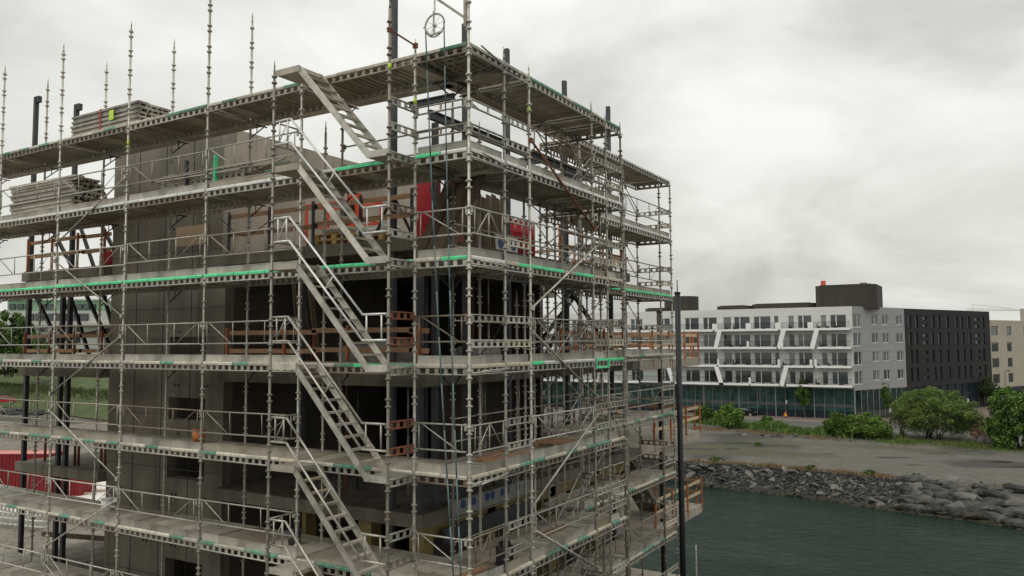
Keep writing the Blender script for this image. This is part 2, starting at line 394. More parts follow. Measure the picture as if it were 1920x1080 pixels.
gb = MB()
vs = []; fs = []
for i, p in enumerate(top_line):
    vs.append((p[0], p[1], GZ - 0.25)); vs.append((p[0], p[1] + 9, GZ)); vs.append((p[0] * 1.0, 900, GZ))
n = len(top_line)
for i in range(n - 1):
    for k in range(2):
        a = i * 3 + k; fs.append((a, a + 3, a + 4, a + 1))
gb.add(vs, fs)
# land to the far left, behind the building, and the wide sheet to the horizon
xl = top_line[0][0]; yl = top_line[0][1]
gb.add([(xl, yl, GZ - 0.25), (xl, yl + 9, GZ), (xl, 900, GZ), (-1500, 900, GZ), (-1500, -60, GZ), (xl, -60, GZ)], [(0, 1, 2, 3, 4, 5)])
xr = top_line[-1][0]; yr = top_line[-1][1]
gb.add([(xr, yr, GZ - 0.25), (1500, yr - 300, GZ - 0.25), (1500, 900, GZ), (xr, 900, GZ), (xr, yr + 9, GZ)], [(0, 1, 2, 3, 4)])
gb.add([(-1500, 900, GZ), (1500, 900, GZ), (3000, 4000, GZ), (-3000, 4000, GZ)], [(0, 1, 2, 3)])
ground = obj('ground', gb.mesh('ground', 'gravel')); tag(ground, 'grey gravel lot behind the rock bank', 'ground', kind='structure')

# quay the building stands on
qb = MB(); qb.box(-120, -2.4, 1.2, 21.8, WZ - 2, GZ - 0.02); qb.box(-120, 0.6, -40, 1.2, WZ - 2, GZ - 0.03); qb.box(-120, -38, 21.8, 76, WZ - 2, GZ - 0.025)
o = obj('quay', qb.mesh('quay', 'concrete')); tag(o, 'concrete quay under the building', 'quay', kind='structure')


# bank surface under the stones
def bank_pt(s, t):
    """s 0..1 along the shore in view (extended polyline param), t 0 top .. 1 below water"""
    k = s * (n - 1); i = min(int(k), n - 2); u = k - i
    a = top_line[i] * (1 - u) + top_line[i + 1] * u
    w = wat_line[i] * (1 - u) + wat_line[i + 1] * u
    return a * (1 - t) + w * t


bb = MB(); vs = []; fs = []
NS, NT = 160, 9
for i in range(NS):
    for j in range(NT):
        p = bank_pt(i / (NS - 1), j / (NT - 1) * 1.25 - 0.03)
        vs.append((p[0], p[1] + random.uniform(-.15, .15), p[2] - 0.12 + random.uniform(-.12, .12)))
for i in range(NS - 1):
    for j in range(NT - 1):
        a = i * NT + j; fs.append((a, a + 1, a + NT + 1, a + NT))
bb.add(vs, fs)
bank = obj('rock_bank', bb.mesh('rock_bank', 'rock')); tag(bank, 'sloping bank of dark boulders and rubble along the water', 'bank', kind='structure')


def rock_mesh(name, seed, m, flat=0.6):
    import bmesh
    bm = bmesh.new(); bmesh.ops.create_icosphere(bm, subdivisions=2, radius=1.0)
    r = np.random.default_rng(seed)
    planes = [(Vector(r.normal(size=3)).normalized(), r.uniform(.50, .85)) for _ in range(9)]
    for v in bm.verts:
        for nrm, d in planes:
            k = v.co.dot(nrm)
            if k > d: v.co -= nrm * (k - d)
        v.co *= 1 + r.uniform(-.03, .03)
        v.co.z *= flat
    me = bpy.data.meshes.new(name); bm.to_mesh(me); bm.free(); me.materials.append(M[m])
    return me


ROCKS = [rock_mesh('boulder', i, 'rock', [.5, .6, .7, .55][i % 4]) for i in range(7)]
ROCKS_P = [rock_mesh('boulder_pale', 20 + i, 'rock_pale', [.6, .7][i % 2]) for i in range(3)]
ROCKS_W = [rock_mesh('boulder_weed', 30 + i, 'rock_weed', .5) for i in range(2)]


def px_to_s(px):
    xs = [t[0] for t in TOPX]
    i = np.interp(px, xs, np.arange(len(xs)))
    return (i + 1) / (n - 1)


cnt = 0
for k in range(100):           # big coursed boulders at the right hand end
    col_ = k % 20; row = k // 20
    s = px_to_s(1700) + (px_to_s(1920) - px_to_s(1700) + .05) * (col_ + (row % 2) * .5 + random.uniform(-.2, .2)) / 19
    p = bank_pt(s, 0.04 + row * 0.215 + random.uniform(-.03, .03))
    me = random.choice(ROCKS_P if random.random() < .2 else ROCKS)
    if row == 4: me = random.choice(ROCKS_W if random.random() < .6 else ROCKS)
    sx = random.uniform(.7, 1.5)
    obj('boulder', me, bank, p + np.array([0, 0, 0.12]), (random.uniform(-.25, .25), random.uniform(-.2, .2), random.uniform(-.5, .6)),
        (sx, random.uniform(.55, .8), random.uniform(.8, 1.15)))
    cnt += 1
for k in range(200):           # mixed stones along the rest
    px = 1285 + (1715 - 1285) * random.random()
    t = random.random()
    p = bank_pt(px_to_s(px), t * 1.02)
    me = random.choice(ROCKS_P if random.random() < .4 else ROCKS)
    if t > .93: me = random.choice(ROCKS_W)
    w = random.choice((.2, .22, .26, .3, .36, .5)) * (1.5 if px < 1330 else 1.0)
    obj('boulder', me, bank, p + np.array([0, 0, 0.02]), (random.uniform(-.6, .6), random.uniform(-.5, .5), random.uniform(0, 6.3)),
        (w * random.uniform(1, 1.7), w, w * random.uniform(.6, 1.0)))


def rubble(name, mlist, count, srange, trange, wr, parent, seed):
    r = np.random.default_rng(seed)
    base = []
    for me in mlist[:3]:
        co = np.empty(len(me.vertices) * 3); me.vertices.foreach_get('co', co)
        base.append((co.reshape(-1, 3), [tuple(p.vertices) for p in me.polygons]))
    # decimate: use a squashed octahedron-like stone for the small ones
    octv = np.array([(1, 0, 0), (-.9, .2, 0), (0, 1, .1), (.1, -1, 0), (.2, .1, .8), (0, 0, -.8), (.6, .6, .35), (-.5, -.6, .4)])
    octf = [(0, 6, 4), (6, 2, 4), (2, 1, 4), (1, 7, 4), (7, 3, 4), (3, 0, 4), (0, 2, 6), (2, 0, 5), (1, 2, 5), (3, 1, 5), (0, 3, 5), (1, 3, 7)]
    V = []; Fc = []
    for i in range(count):
        p = bank_pt(r.uniform(*srange), r.uniform(*trange))
        w = wr[0] + (wr[1] - wr[0]) * r.random() ** 2.5
        a = r.uniform(0, 6.28); c, s_ = math.cos(a), math.sin(a)
        q = octv * (1 + r.uniform(-.25, .25, octv.shape)) * w * np.array([r.uniform(1, 1.5), 1, r.uniform(.5, .9)])
        q = np.stack([q[:, 0] * c - q[:, 1] * s_, q[:, 0] * s_ + q[:, 1] * c, q[:, 2]], 1) + p + np.array([0, 0, w * .1 - .03])
        o0 = len(V); V += [tuple(t) for t in q]; Fc += [tuple(j + o0 for j in f) for f in octf]
    mb = MB(); mb.add(V, Fc)
    return obj(name, mb.mesh(name, mlist[0].materials[0].name if False else mlist[0].materials[0]), parent)


tag(rubble('rubble', ROCKS, 8500, (px_to_s(1275), px_to_s(1725)), (-.03, 1.02), (.06, .27), bank, 5), kind='stuff')
tag(rubble('pale_rubble', ROCKS_P, 3600, (px_to_s(1275), px_to_s(1990)), (.0, .97), (.05, .2), bank, 6), kind='stuff')
tag(rubble('wet_rubble', ROCKS_W, 1500, (px_to_s(1275), px_to_s(1980)), (.93, 1.06), (.12, .4), bank, 8), kind='stuff')

M['puddle'] = mat('wet_puddle', (0.030, 0.029, 0.025), (0.048, 0.046, 0.038), 0.22, 0, 0.6, rnd=0.1)
for k, (px, py, wx_, wy_) in enumerate(((1375, 831, 7.5, 1.6), (1340, 842, 6.0, 1.6), (1450, 835, 5.0, 1.1), (1672, 858, 3.6, 1.0), (1862, 866, 4.2, 1.1), (1905, 876, 3.8, 1.0), (1835, 875, 2.0, .5), (1545, 851, 2.4, .5), (1770, 849, 1.6, .4), (1720, 872, 2.2, .4))):
    c = at(px, py, z=GZ); r = np.random.default_rng(100 + k); b = MB(); kk = 30
    rad = 1 + .25 * np.sin(np.arange(kk) * 2 * math.pi / kk * 3 + r.uniform(0, 6)) + .15 * np.sin(np.arange(kk) * 2 * math.pi / kk * 7 + r.uniform(0, 6))
    ca, sa = math.cos(.45), math.sin(.45)
    pts = [(wx_ / 2 * rad[i] * math.cos(i * 2 * math.pi / kk), wy_ / 2 * rad[i] * math.sin(i * 2 * math.pi / kk)) for i in range(kk)]
    zc_ = GZ + .006 if c[1] > 83 else GZ - .25 + (c[1] - 74) / 9 * .25 + .03
    b.add([(c[0] + x * ca - y * sa, c[1] + x * sa + y * ca, GZ + .008) for x, y in pts], [tuple(range(kk))])
    tag(obj('puddle', b.mesh('puddle', 'puddle')), 'shallow dark puddle on the gravel lot', 'puddle', kind='structure')

# road and pavements behind the bushes
FY = 127.35                    # facade plane of the white apartment block (parallel to x)
rb = MB()
rb.add([(-120, 108.5, GZ + .02), (14, 106, GZ + .02), (22, 118, GZ + .02), (80, 240, GZ + .02), (66, 246, GZ + .02), (4, 124, GZ + .02), (-2, 120, GZ + .02), (-120, 121.5, GZ + .02)], [(0, 1, 2, 6, 7), (2, 3, 4, 5, 6)])
o = obj('road', rb.mesh('road', 'asphalt')); tag(o, 'grey road passing in front of the apartment block', 'road', kind='structure')
pb = MB()
pb.box(-120, -9.5, 121.6, FY - .05, GZ - .3, GZ + .13)
pb.add([(-9.5, 121.6, GZ + .13), (-3.2, 121.0, GZ + .13), (3.5, 125, GZ + .13), (62, 246, GZ + .13), (45, 250, GZ + .13), (-9.5, FY + 1, GZ + .13)], [(0, 1, 2, 3, 4, 5)])
pav = obj('pavement', pb.mesh('pavement', 'paving')); tag(pav, 'reddish pavement along the apartment block', 'pavement', kind='structure')
kb = MB(); kb.box(-120, -9.5, 121.35, 121.6, GZ - .2, GZ + .14)
kb.bar((-9.5, 121.5, GZ), (-3.2, 120.9, GZ), .25, .28); kb.bar((-3.2, 120.9, GZ), (3.5, 124.9, GZ), .25, .28); kb.bar((3.5, 124.9, GZ), (62, 246, GZ), .25, .28)
o = obj('kerb', kb.mesh('kerb', 'kerb')); tag(o, 'pale kerb stones edging the pavement', 'kerb', kind='structure')


# ------------------------------------------------------------------ scaffold components
LV = [6.0, 4.0, 2.0, 0.0, -2.0, -4.0, -6.0, -8.0]     # bottom chords of the eight lifts
_cache = {}


def standard_mesh(zt, zb=-12.2, spig=True):
    k = ('std', zt, zb)
    if k in _cache: return _cache[k]
    b = MB(); r = .028
    b.tube((0, 0, zb), (0, 0, zt - (.28 if spig else 0)), r, 8)
    if spig:
        b.tube((0, 0, zt - .28), (0, 0, zt - .16), .022, 8, r2=.019); b.tube((0, 0, zt - .16), (0, 0, zt), .016, 8, r2=.006)
    z = LV[0] - .06 + .5 * math.floor((zt - .3 - LV[0] + .06) / .5)
    while z > zb + .1 and z > -9:
        for dz in (0, .13):
            if z + dz < zt - .28:
                b.tube((0, 0, z + dz - .016), (0, 0, z + dz + .016), .050, 8)
                b.box(-.062, .062, -.014, .014, z + dz - .012, z + dz + .012); b.box(-.014, .014, -.062, .062, z + dz - .011, z + dz + .011)
        z -= .5
    _cache[k] = b.mesh('standard', 'steel'); return _cache[k]


def beam_mesh(Lb, m='steel', h=.125, pitch=.21, webw=.085):
    k = ('beam', round(Lb, 3), m, h, pitch)
    if k in _cache: return _cache[k]
    b = MB()
    x0, x1 = .05, Lb - .05
    b.tube((x0, 0, 0), (x1, 0, 0), .019, 6); b.tube((x0, 0, h), (x1, 0, h), .019, 6)
    nn_ = max(2, round((x1 - x0) / pitch))
    for i in range(nn_ + 1):
        x = x0 + webw / 2 + (x1 - x0 - webw) * i / nn_
        b.box(x - webw / 2, x + webw / 2, -.006, .006, .01, h - .01)
    for x, s in ((x0, -1), (x1, 1)): b.box(min(x, x + s * .03), max(x, x + s * .03), -.012, .012, -.03, h + .03)
    _cache[k] = b.mesh('ledger_beam', m); return _cache[k]


def plank_mesh(w, Lp, lip):
    k = ('plank', round(w, 3), round(Lp, 3), lip)
    if k in _cache: return _cache[k]
    b = MB(); g = .006
    b.box(g, w - g, .01, Lp - .01, .170, .182)
    nr = 4 if w > .45 else 3
    for i in range(nr):                       # folded ribs under the sheet
        c = g + .03 + (w - 2 * g - .06) * i / (nr - 1)
        b.add([(c - .03, .02, .17), (c + .03, .02, .17), (c + .016, .02, .115), (c - .016, .02, .115),
               (c - .03, Lp - .02, .17), (c + .03, Lp - .02, .17), (c + .016, Lp - .02, .115), (c - .016, Lp - .02, .115)],
              [(0, 1, 2, 3), (4, 7, 6, 5), (1, 5, 6, 2), (2, 6, 7, 3), (3, 7, 4, 0)])
    for y, s in ((0, -1), (Lp, 1)):           # rolled hook over the ledger
        ys = [y - s * .02, y + s * .022, y + s * .034, y + s * .030, y - s * .012]
        zs = [.190, .188, .165, .122, .120]
        vs = [(x, yy, zz) for x in (g, w - g) for yy, zz in zip(ys, zs)]
        f = [(0, 1, 6, 5), (1, 2, 7, 6), (2, 3, 8, 7), (3, 4, 9, 8), (0, 4, 3, 2, 1), (5, 6, 7, 8, 9)]
        if s > 0: f = [tuple(reversed(t)) for t in f]
        b.add(vs, f, 1 if s < 0 else 0)
    _cache[k] = b.mesh('deck_plank', ['plank', lip]); return _cache[k]


def toe_mesh(Lb, m='toe'):
    k = ('toe', round(Lb, 3), m)
    if k in _cache: return _cache[k]
    b = MB()
    b.box(.04, Lb - .04, .035, .055, .186, .345); b.box(.04, Lb - .04, .028, .036, .325, .348); b.box(.04, Lb - .04, .026, .036, .19, .205)
    _cache[k] = b.mesh('toe_board', m); return _cache[k]


def guard_mesh(Lb, flip=False):
    k = ('guard', round(Lb, 3), flip)
    if k in _cache: return _cache[k]
    b = MB(); r = .018; z0, z1 = .60, 1.08
    b.tube((.05, 0, z0), (Lb - .05, 0, z0), r, 6); b.tube((.05, 0, z1), (Lb - .05, 0, z1), r, 6)
    rr = .013
    for x in (.14, Lb - .14): b.tube((x, 0, z0), (x, 0, z1), rr, 6)
    for x in (.05, Lb - .05):
        b.box(x - .03, x + .03, -.008, .008, z1 - .10, z1 + .03)
    if Lb > 2:
        for x in (Lb / 3, 2 * Lb / 3): b.tube((x, 0, z0), (x, 0, z1), rr, 6)
        b.tube((.2, 0, z1), (Lb / 3 - .06, 0, z0), rr * 1.1, 6); b.tube((Lb - .2, 0, z1), (2 * Lb / 3 + .06, 0, z0), rr * .6, 6)
    elif flip:
        b.tube((.2, 0, z0), (Lb * .5, 0, z1), rr, 6); b.tube((Lb * .5, 0, z0), (Lb * .5, 0, z1), rr, 6); b.tube((Lb * .52, 0, z1), (Lb - .18, 0, z0), rr * .7, 6)
    else:
        b.tube((.2, 0, z1), (Lb - .2, 0, z0), rr, 6)
    _cache[k] = b.mesh('guardrail', 'steel'); return _cache[k]


def brace_part(parent, p, q, m='steel', r=.021):
    b = MB(); p = Vector(p); q = Vector(q)
    b.tube((0, 0, 0), q - p, r, 7)
    for c in (Vector((0, 0, 0)), q - p): b.box(c.x - .045, c.x + .045, c.y - .03, c.y + .03, c.z - .05, c.z + .05)
    return obj('diagonal_brace', b.mesh('diagonal_brace', m), parent, p)


def bracket_mesh():
    k = 'bracket'
    if k in _cache: return _cache[k]
    b = MB(); b.tube((0, 0, .04), (0, .52, .04), .019, 6); b.tube((0, 0, -.34), (0, .42, .03), .016, 6); b.tube((0, .2, -.16), (0, .2, .03), .012, 6)
    _cache[k] = b.mesh('console_bracket', 'dark_steel'); return _cache[k]


LIP = {'g': 'green', 'd': 'green_dull', 'w': 'alu_bright', 'n': 'lip_grey', 'c': 'lip_cream'}


def build_run(root, ts, tops, tops_b, W, lipfun, toefun, guardfun, inner=True, levels=LV, skip_deck=lambda l, i: False, back_ts=None, y0=0.0, first_cross=True, inner_rails=None):
    for t, tp in zip(ts, tops):
        if tp is not None: obj('standard', standard_mesh(tp), root, (t, y0, 0))
    for t, tp in zip(back_ts or ts, tops_b):
        if tp is not None: obj('standard', standard_mesh(tp), root, (t, y0 + W, 0))
    for l, z in enumerate(levels):
        for i in range(len(ts) - 1):
            a, b_ = ts[i], ts[i + 1]; Lb = b_ - a
            if skip_deck(l, i): continue
            obj('ledger_beam', beam_mesh(Lb), root, (a, y0, z))
            obj('ledger_beam', beam_mesh(Lb), root, (a, y0 + W, z))
            npl = max(2, round(Lb / .508)); w = (Lb - .06) / npl
            for k in range(npl):
                c = lipfun(l, i, k, npl)
                if c is None: continue
                jl = random.uniform(-.004, .004)
                obj('deck_plank', plank_mesh(round(w, 3), W, LIP[c]), root, (a + .03 + k * w, y0 + random.uniform(-.006, .006), z + jl))
            if inner:
                kk = ('inner', round(Lb, 3))
                if kk not in _cache:
                    ib = MB(); ib.box(.02, Lb - .02, W + .04, W + .27, .075, .125); ib.box(.03, Lb - .03, W + .285, W + .51, .078, .128)
                    _cache[kk] = ib.mesh('inner_board', 'plank')
                obj('inner_board', _cache[kk], root, (a, y0, z))
            tm = toefun(l, i)
            if tm: obj('toe_board', toe_mesh(Lb, tm), root, (a, y0, z))
            g = guardfun(l, i)
            if g == 'f': obj('guardrail', guard_mesh(Lb), root, (a, y0 - .03, z + random.uniform(-.015, .015)), (random.uniform(-.03, .03), random.uniform(-.006, .006), 0))
            elif g == 'F': obj('guardrail', guard_mesh(Lb, True), root, (a, y0 - .03, z))
            elif g == 'b' or g == 'B':
                mm = 'steel' if g == 'b' else 'timber_pale'
                obj('guardrail', beam_mesh(Lb, 'steel' if random.random() < .8 else 'lip_cream'), root, (a, y0 - .02, z + .50))
                obj('guardrail', beam_mesh(Lb, 'steel'), root, (a, y0 - .02, z + .97))
            elif g == 't':
                for zz in (.50, .97): obj('guardrail', beam_mesh(Lb, 'steel', .14, .5, .05), root, (a, y0 - .02, z + zz))
        if z < 6 and inner_rails:
            for i in range(len(ts) - 1):
                if not inner_rails(i): continue
                Lb = ts[i + 1] - ts[i]; kk = ('irail', round(Lb, 3))
                if kk not in _cache:
                    ib = MB(); ib.tube((.03, W + .03, 0), (Lb - .03, W + .03, 0), .017, 6); _cache[kk] = ib.mesh('inner_rail', 'steel')
                for zz in (.58, 1.05): obj('inner_rail', _cache[kk], root, (ts[i], y0, z + zz + random.uniform(-.02, .02)), (0, random.uniform(-.006, .006), 0))
        for j, t in enumerate(ts):
            if j == 0 and not first_cross: continue
            ii = min(j, len(ts) - 2)
            if skip_deck(l, ii): continue
            kk = ('transom', W)
            if kk not in _cache:
                tb = MB(); tb.tube((0, .04, .03), (0, W - .04, .03), .021, 6); tb.tube((.26, .03, .07), (.06, W - .05, .075), .017, 6)
                _cache[kk] = tb.mesh('transom', 'alu')
            obj('transom', _cache[kk], root, (t, y0, z))
            if inner: obj('console_bracket', bracket_mesh(), root, (t, y0 + W, z))


# ---- long left side: local x runs towards the near corner
XL = [-19.55, -16.5, -13.45, -10.4, -7.35, -4.3, -1.25, 0.0]
s_left = thing('scaffold', 'long grey steel scaffold with eight decks along the left side of the concrete building', 'scaffold', (0, 0, 0))


def lip_left(l, i, k, n_):
    a = XL[i] + (XL[i + 1] - XL[i]) * (k + .5) / n_
    r = random.random()
    if l == 0: return 'd' if (r < .30 and a < -.6) or a > -.62 else 'n'
    if l == 1: return 'g' if -3.3 < a < -1.6 or -1.25 < a < -.55 else 'w'
    if l == 2: return 'g' if (a < -1.4 and a < -.6) or a > -.6 else 'n'
    if l == 3: return 'g' if -3.0 < a < -2.0 else ('d' if r < .30 else 'n')
    return 'd' if r < .33 else ('c' if r < .40 else 'n')


def toe_left(l, i):
    if l == 0 or i == 5: return None
    return 'toe'


def guard_left(l, i):
    if l == 0: return None
    if i == 5: return None
    if i == 6: return 't' if l == 1 else 'f'
    return 'f'


tops_f = [8.9, 8.86, 8.9, 8.86, 8.95, 6.42, 6.5, 9.4]
tops_k = [8.7, 8.8, 8.75, 8.8, 8.85, 5.75, 5.7, None]
build_run(s_left, XL, tops_f, tops_k, 1.25, lip_left, toe_left, guard_left)
# inner standard at the corner
obj('standard', standard_mesh(5.3), s_left, (-1.25, 1.25, 0)) if False else None
obj('standard', standard_mesh(5.7), s_left, (-4.82, 1.25, 0))
# zig-zag bracing of the outer face, third bay from the left
za_, zb_ = -10.4, -13.45
for k in range(6):
    hi = 4.8 - 2 * k
    if k % 2 == 0: brace_part(s_left, (za_, -.05, hi), (zb_, -.05, hi - 1.5))
    else: brace_part(s_left, (zb_, -.05, hi + .05), (za_, -.05, hi - 1.5))
# spare guard rails behind the stair bay at the top
for z in (5.05, 4.6): brace_part(s_left, (-4.3, 1.3, z - .02), (-1.25, 1.3, z + .02), r=.018)
# short end rails next to the stair bay
for l, z in enumerate(LV[1:6]):
    for zz in (.55, 1.03):
        obj('guardrail', beam_mesh(.77, 'rust' if l in (2, 3) else 'steel'), s_left, (-1.25, -.77, z + zz), (0, 0, math.pi / 2))
    obj('ledger_beam', beam_mesh(.77), s_left, (-1.25, -.77, z), (0, 0, math.pi / 2))
brace_part(s_left, (-1.25, -.77, 6.42), (-1.25, 0, 6.36), 'rust', .018)
# identification tags (lime) on a few standards
for x, y, z in ((-10.4, -.03, 5.62), (-1.25, -.8, 5.66), (-1.25, -.03, 5.2)):
    tb = MB(); tb.tube((0, 0, 0), (0, 0, .11), .034, 8); obj('tag_sleeve', tb.mesh('tag_sleeve', 'lime'), s_left, (x, y + .03, z))

# outer standards and landings that carry the stairs
for x, tp in ((-4.3, 6.42), (-1.25, 7.1)): obj('standard', standard_mesh(tp), s_left, (x, -.77, 0))
for z in LV[:7]:
    if z < 6: obj('transom', _cache[('transom', 1.25)], s_left, (-4.3, -.77, z + .05), (0, 0, 0), (1, .6, 1))

# ---- right hand side: local x runs away from the corner, local y into the building
YR = [0.0, 1.25, 2.25, 5.3, 6.12, 7.06]
s_right = thing('scaffold', 'short scaffold run with rusty diagonal brace on the right side of the near corner', 'scaffold', (0, 0, 0), math.pi / 2)


def lip_right(l, i, k, n_):
    if i == 0: return 'w' if l in (1, 2) else ('c' if l > 2 else 'n')
    r = random.random()
    if i == 4 and l == 0: return 'd'
    if l == 0: return 'd' if i == 2 and r < .7 else 'n'
    if l == 1: return 'w'
    if l == 2: return ('g' if (k == 1 and i == 1) or (i == 2 and k in (0, 1, 2, 4, 5)) else 'c')
    if l == 3: return 'g' if (i == 2 and k == 0) or i == 4 else ('c' if i == 1 else 'w')
    return 'd' if r < .35 else ('c' if r < .8 else 'n')


def toe_right(l, i): return None if l == 0 else 'toe'


def guard_right(l, i):
    if l == 0: return None
    if l == 1: return 't' if i == 0 else ('b' if i in (1, 3, 4) else 'f')
    if l == 3 and i == 0: return 'b'
    return {0: 'F', 1: 'b', 2: 'f', 3: 'b', 4: 'b'}[i]


build_run(s_right, YR, [None, 6.5, 6.45, 6.45, 6.35, 6.35], [None, 5.4, 5.4, 6.3, 6.2, 6.2], 1.25, lip_right, toe_right, guard_right, first_cross=False, inner_rails=lambda i: i > 0)
for k in range(6):
    hi = 4.8 - 2 * k
    if k % 2 == 0: brace_part(s_right, (2.25, -.05, hi), (5.3, -.05, hi - 1.5), 'rust' if k == 0 else 'steel', .026)
    else: brace_part(s_right, (5.3, -.05, hi + .05), (2.25, -.05, hi - 1.5), 'alu', .026)
for k in range(5):
    hi = 3.3 - 2 * k
    brace_part(s_right, (5.3, 1.2, hi - 1.3), (7.06, 1.2, hi), 'alu' if k % 2 else 'steel')
    brace_part(s_right, (6.12, .0, hi - .2), (7.06, .0, hi - 1.4), 'steel', .016)
for z in LV[:7]:
    for zz in (.55, 1.03): obj('guardrail', beam_mesh(1.25), s_right, (7.06, 0, z + zz), (0, 0, math.pi / 2)) if z < 6 else None
    obj('ledger_beam', beam_mesh(1.25), s_right, (7.06, 0, z), (0, 0, math.pi / 2))
tb = MB(); tb.tube((0, 0, 0), (0, 0, .11), .034, 8); me = tb.mesh('tag_sleeve', 'lime')
for t, z in ((2.25, 5.4), (6.12, 5.0)): obj('tag_sleeve', me, s_right, (t, 0, z))
# inner lines of standards against the building
for t in (3.8, 4.6): obj('standard', standard_mesh(1.8), s_right, (t, 1.25, 0))
for t, y in ((6.6, .62), (5.72, 1.25), (7.06, .62), (4.2, 1.27)): obj('standard', standard_mesh(5.2), s_right, (t, y, 0))
for k in range(6):
    z = 4.2 - 2 * k
    brace_part(s_right, (5.3, .62, z + .3), (7.06, .62, z + 1.5), 'steel', .014); brace_part(s_right, (5.3, .66, z + 1.4), (7.06, .66, z + .2), 'steel', .014)
    brace_part(s_right, (5.3, 1.22, z + .55), (7.06, 1.22, z + .55), 'steel', .016)
for t0_, y_, z_, l_ in ((1.5, .55, -1.80, 1.6), (1.6, .8, -1.80, 1.9), (4.0, .7, -3.80, 1.2), (.3, .5, -3.80, 1.0)):
    pb_ = MB(); pb_.box(0, l_, 0, .16, 0, .045); obj('loose_board', pb_.mesh('loose_board', 'timber'), s_right, (t0_, y_, z_), (0, 0, random.uniform(-.15, .15)))
# green painted end frame and a ladder frame standing at the set-back
fb = MB()
for x in (5.36, 6.06): fb.bar((x, -.03, -.02), (x, -.03, .17), .05, .03)
for z in (-.02, .17): fb.bar((5.34, -.03, z), (6.08, -.03, z), .03, .05)
obj('green_frame', fb.mesh('green_frame', 'green'), s_right)

# ---- far set-back section
s_far = thing('scaffold', 'narrow set-back scaffold section at the far right end of the building', 'scaffold', (-1.3, 0, 0), math.pi / 2)
YF = [7.3, 10.25, 13.32, 14.41]


def lip_far(l, i, k, n_):
    r = random.random()
    if l == 0: return 'w'
    if l == 1: return 'w' if i else 'c'
    if l == 2: return 'g'
    return 'd' if r < .4 else ('c' if r < .75 else 'n')


build_run(s_far, YF, [6.1, 6.1, 6.2, 6.22], [5.6, 5.6, 5.4, 5.4], 1.25, lip_far, lambda l, i: None if l == 0 else 'toe',
          lambda l, i: None if l == 0 else ('b' if i == 2 else 'f'), inner=False, inner_rails=lambda i: True)
for z in LV[:7]:
    if z < 6:
        for zz in (.55, 1.03): obj('guardrail', beam_mesh(1.25), s_far, (14.41, 0, z + zz), (0, 0, math.pi / 2))
    obj('ledger_beam', beam_mesh(1.25), s_far, (14.41, 0, z), (0, 0, math.pi / 2))
    brace_part(s_far, (13.32, 1.2, z - .1), (14.41, 1.2, z - .75), 'steel', .015)
for k in range(5):
    hi = 4.6 - 2 * k
    brace_part(s_far, (7.3, 1.2, hi - 1.4), (10.25, 1.2, hi), 'alu')
rb_ = MB(); rb_.box(0, .14, -.05, .02, 0, .16); obj('red_marker', rb_.mesh('red_marker', 'red'), s_far, (11.6, 1.2, 2.75))

# ---- stairs
STAIR_WORDS = ['topmost aluminium stair flight reaching the open upper deck without a handrail',
               'aluminium stair flight with handrail, second from the top of the scaffold',
               'aluminium stair flight in the middle of the scaffold, third from the top',
               'aluminium stair flight fourth from the top, against the darkest bay',
               'second lowest aluminium stair flight with open treads seen from above',
               'lowest aluminium stair flight cut off by the bottom edge']


def stair(k):
    zt, zb = LV[k] + .19, LV[k + 1] + .19
    st = thing('scaffold_stair', STAIR_WORDS[k], 'stair', (-1.25, -.77, zb), 0, 'aluminium stair flights up the scaffold')
    x0, x1 = -3.62, -1.80; ya, yb = -.73, -.13
    for y in (ya, yb):
        b = MB()
        b.bar((x0 - .02, y, zt - .05), (x1, y, zb - .05), .03, .125); b.bar((x0 - .02, y + (.02 if y == ya else -.02), zt + .008), (x1, y + (.02 if y == ya else -.02), zb + .008), .03, .012)
        part('stringer', b, 'alu', st)
    nt_ = 9
    for i in range(1, nt_):
        u = i / nt_; x = x0 + (x1 - x0) * u; z = zt + (zb - zt) * u - .02
        b = MB(); b.box(x - .065, x + .055, ya + .016, yb - .016, z - .022, z); b.box(x + .042, x + .055, ya + .02, yb - .02, z - .04, z - .021)
        part('tread', b, 'plank', st)
    b = MB(); b.box(-4.27, x0 + .02, ya - .015, yb + .015, zt - .10, zt - .02); b.box(-4.27, x0 + .02, ya - .03, ya - .016, zt - .12, zt + .01)
    part('landing', b, 'plank', st)
    b = MB(); b.box(x1 - .02, -1.29, ya - .015, yb + .015, zb - .12, zb - .03); b.box(x1 - .02, -1.29, ya - .03, ya - .016, zb - .13, zb)
    part('landing', b, 'alu', st)
    if k >= 1:
        for h in (.93, .45):
            b = MB()
            b.path([(-4.25, -.76, zt + h), (-3.82, -.76, zt + h), (-1.88, -.76, zb + h), (-1.29, -.76, zb + h)], .023, 8)
            if h > .9:
                for x, z, in ((-4.14, zt), (-3.9, zt), (-1.78, zb), (-1.42, zb)): b.tube((x, -.76, z + .45), (x, -.76, z + .93), .018, 6)
                b.tube((-4.14, -.76, zt + .5), (-3.9, -.76, zt + .9), .012, 6)
                b.tube((-2.85, -.76, zt + .45 - 1.0 * 1.03 + .0), (-2.62, -.76, zt + .93 - 1.24), .016, 6)
            part('handrail', b, 'alu_bright' if k in (1, 2) else 'alu', st)
        b = MB()                                    # short return rail at the head of the stair
        for zz in (.93, .45): b.tube((-4.3, -.74, zt + zz), (-4.3, -.04, zt + zz), .018, 6)
        b.tube((-4.3, -.4, zt + .45), (-4.3, -.4, zt + .93), .014, 6)
        part('end_rail', b, 'steel', st)
    return st


for k in range(6): stair(k)

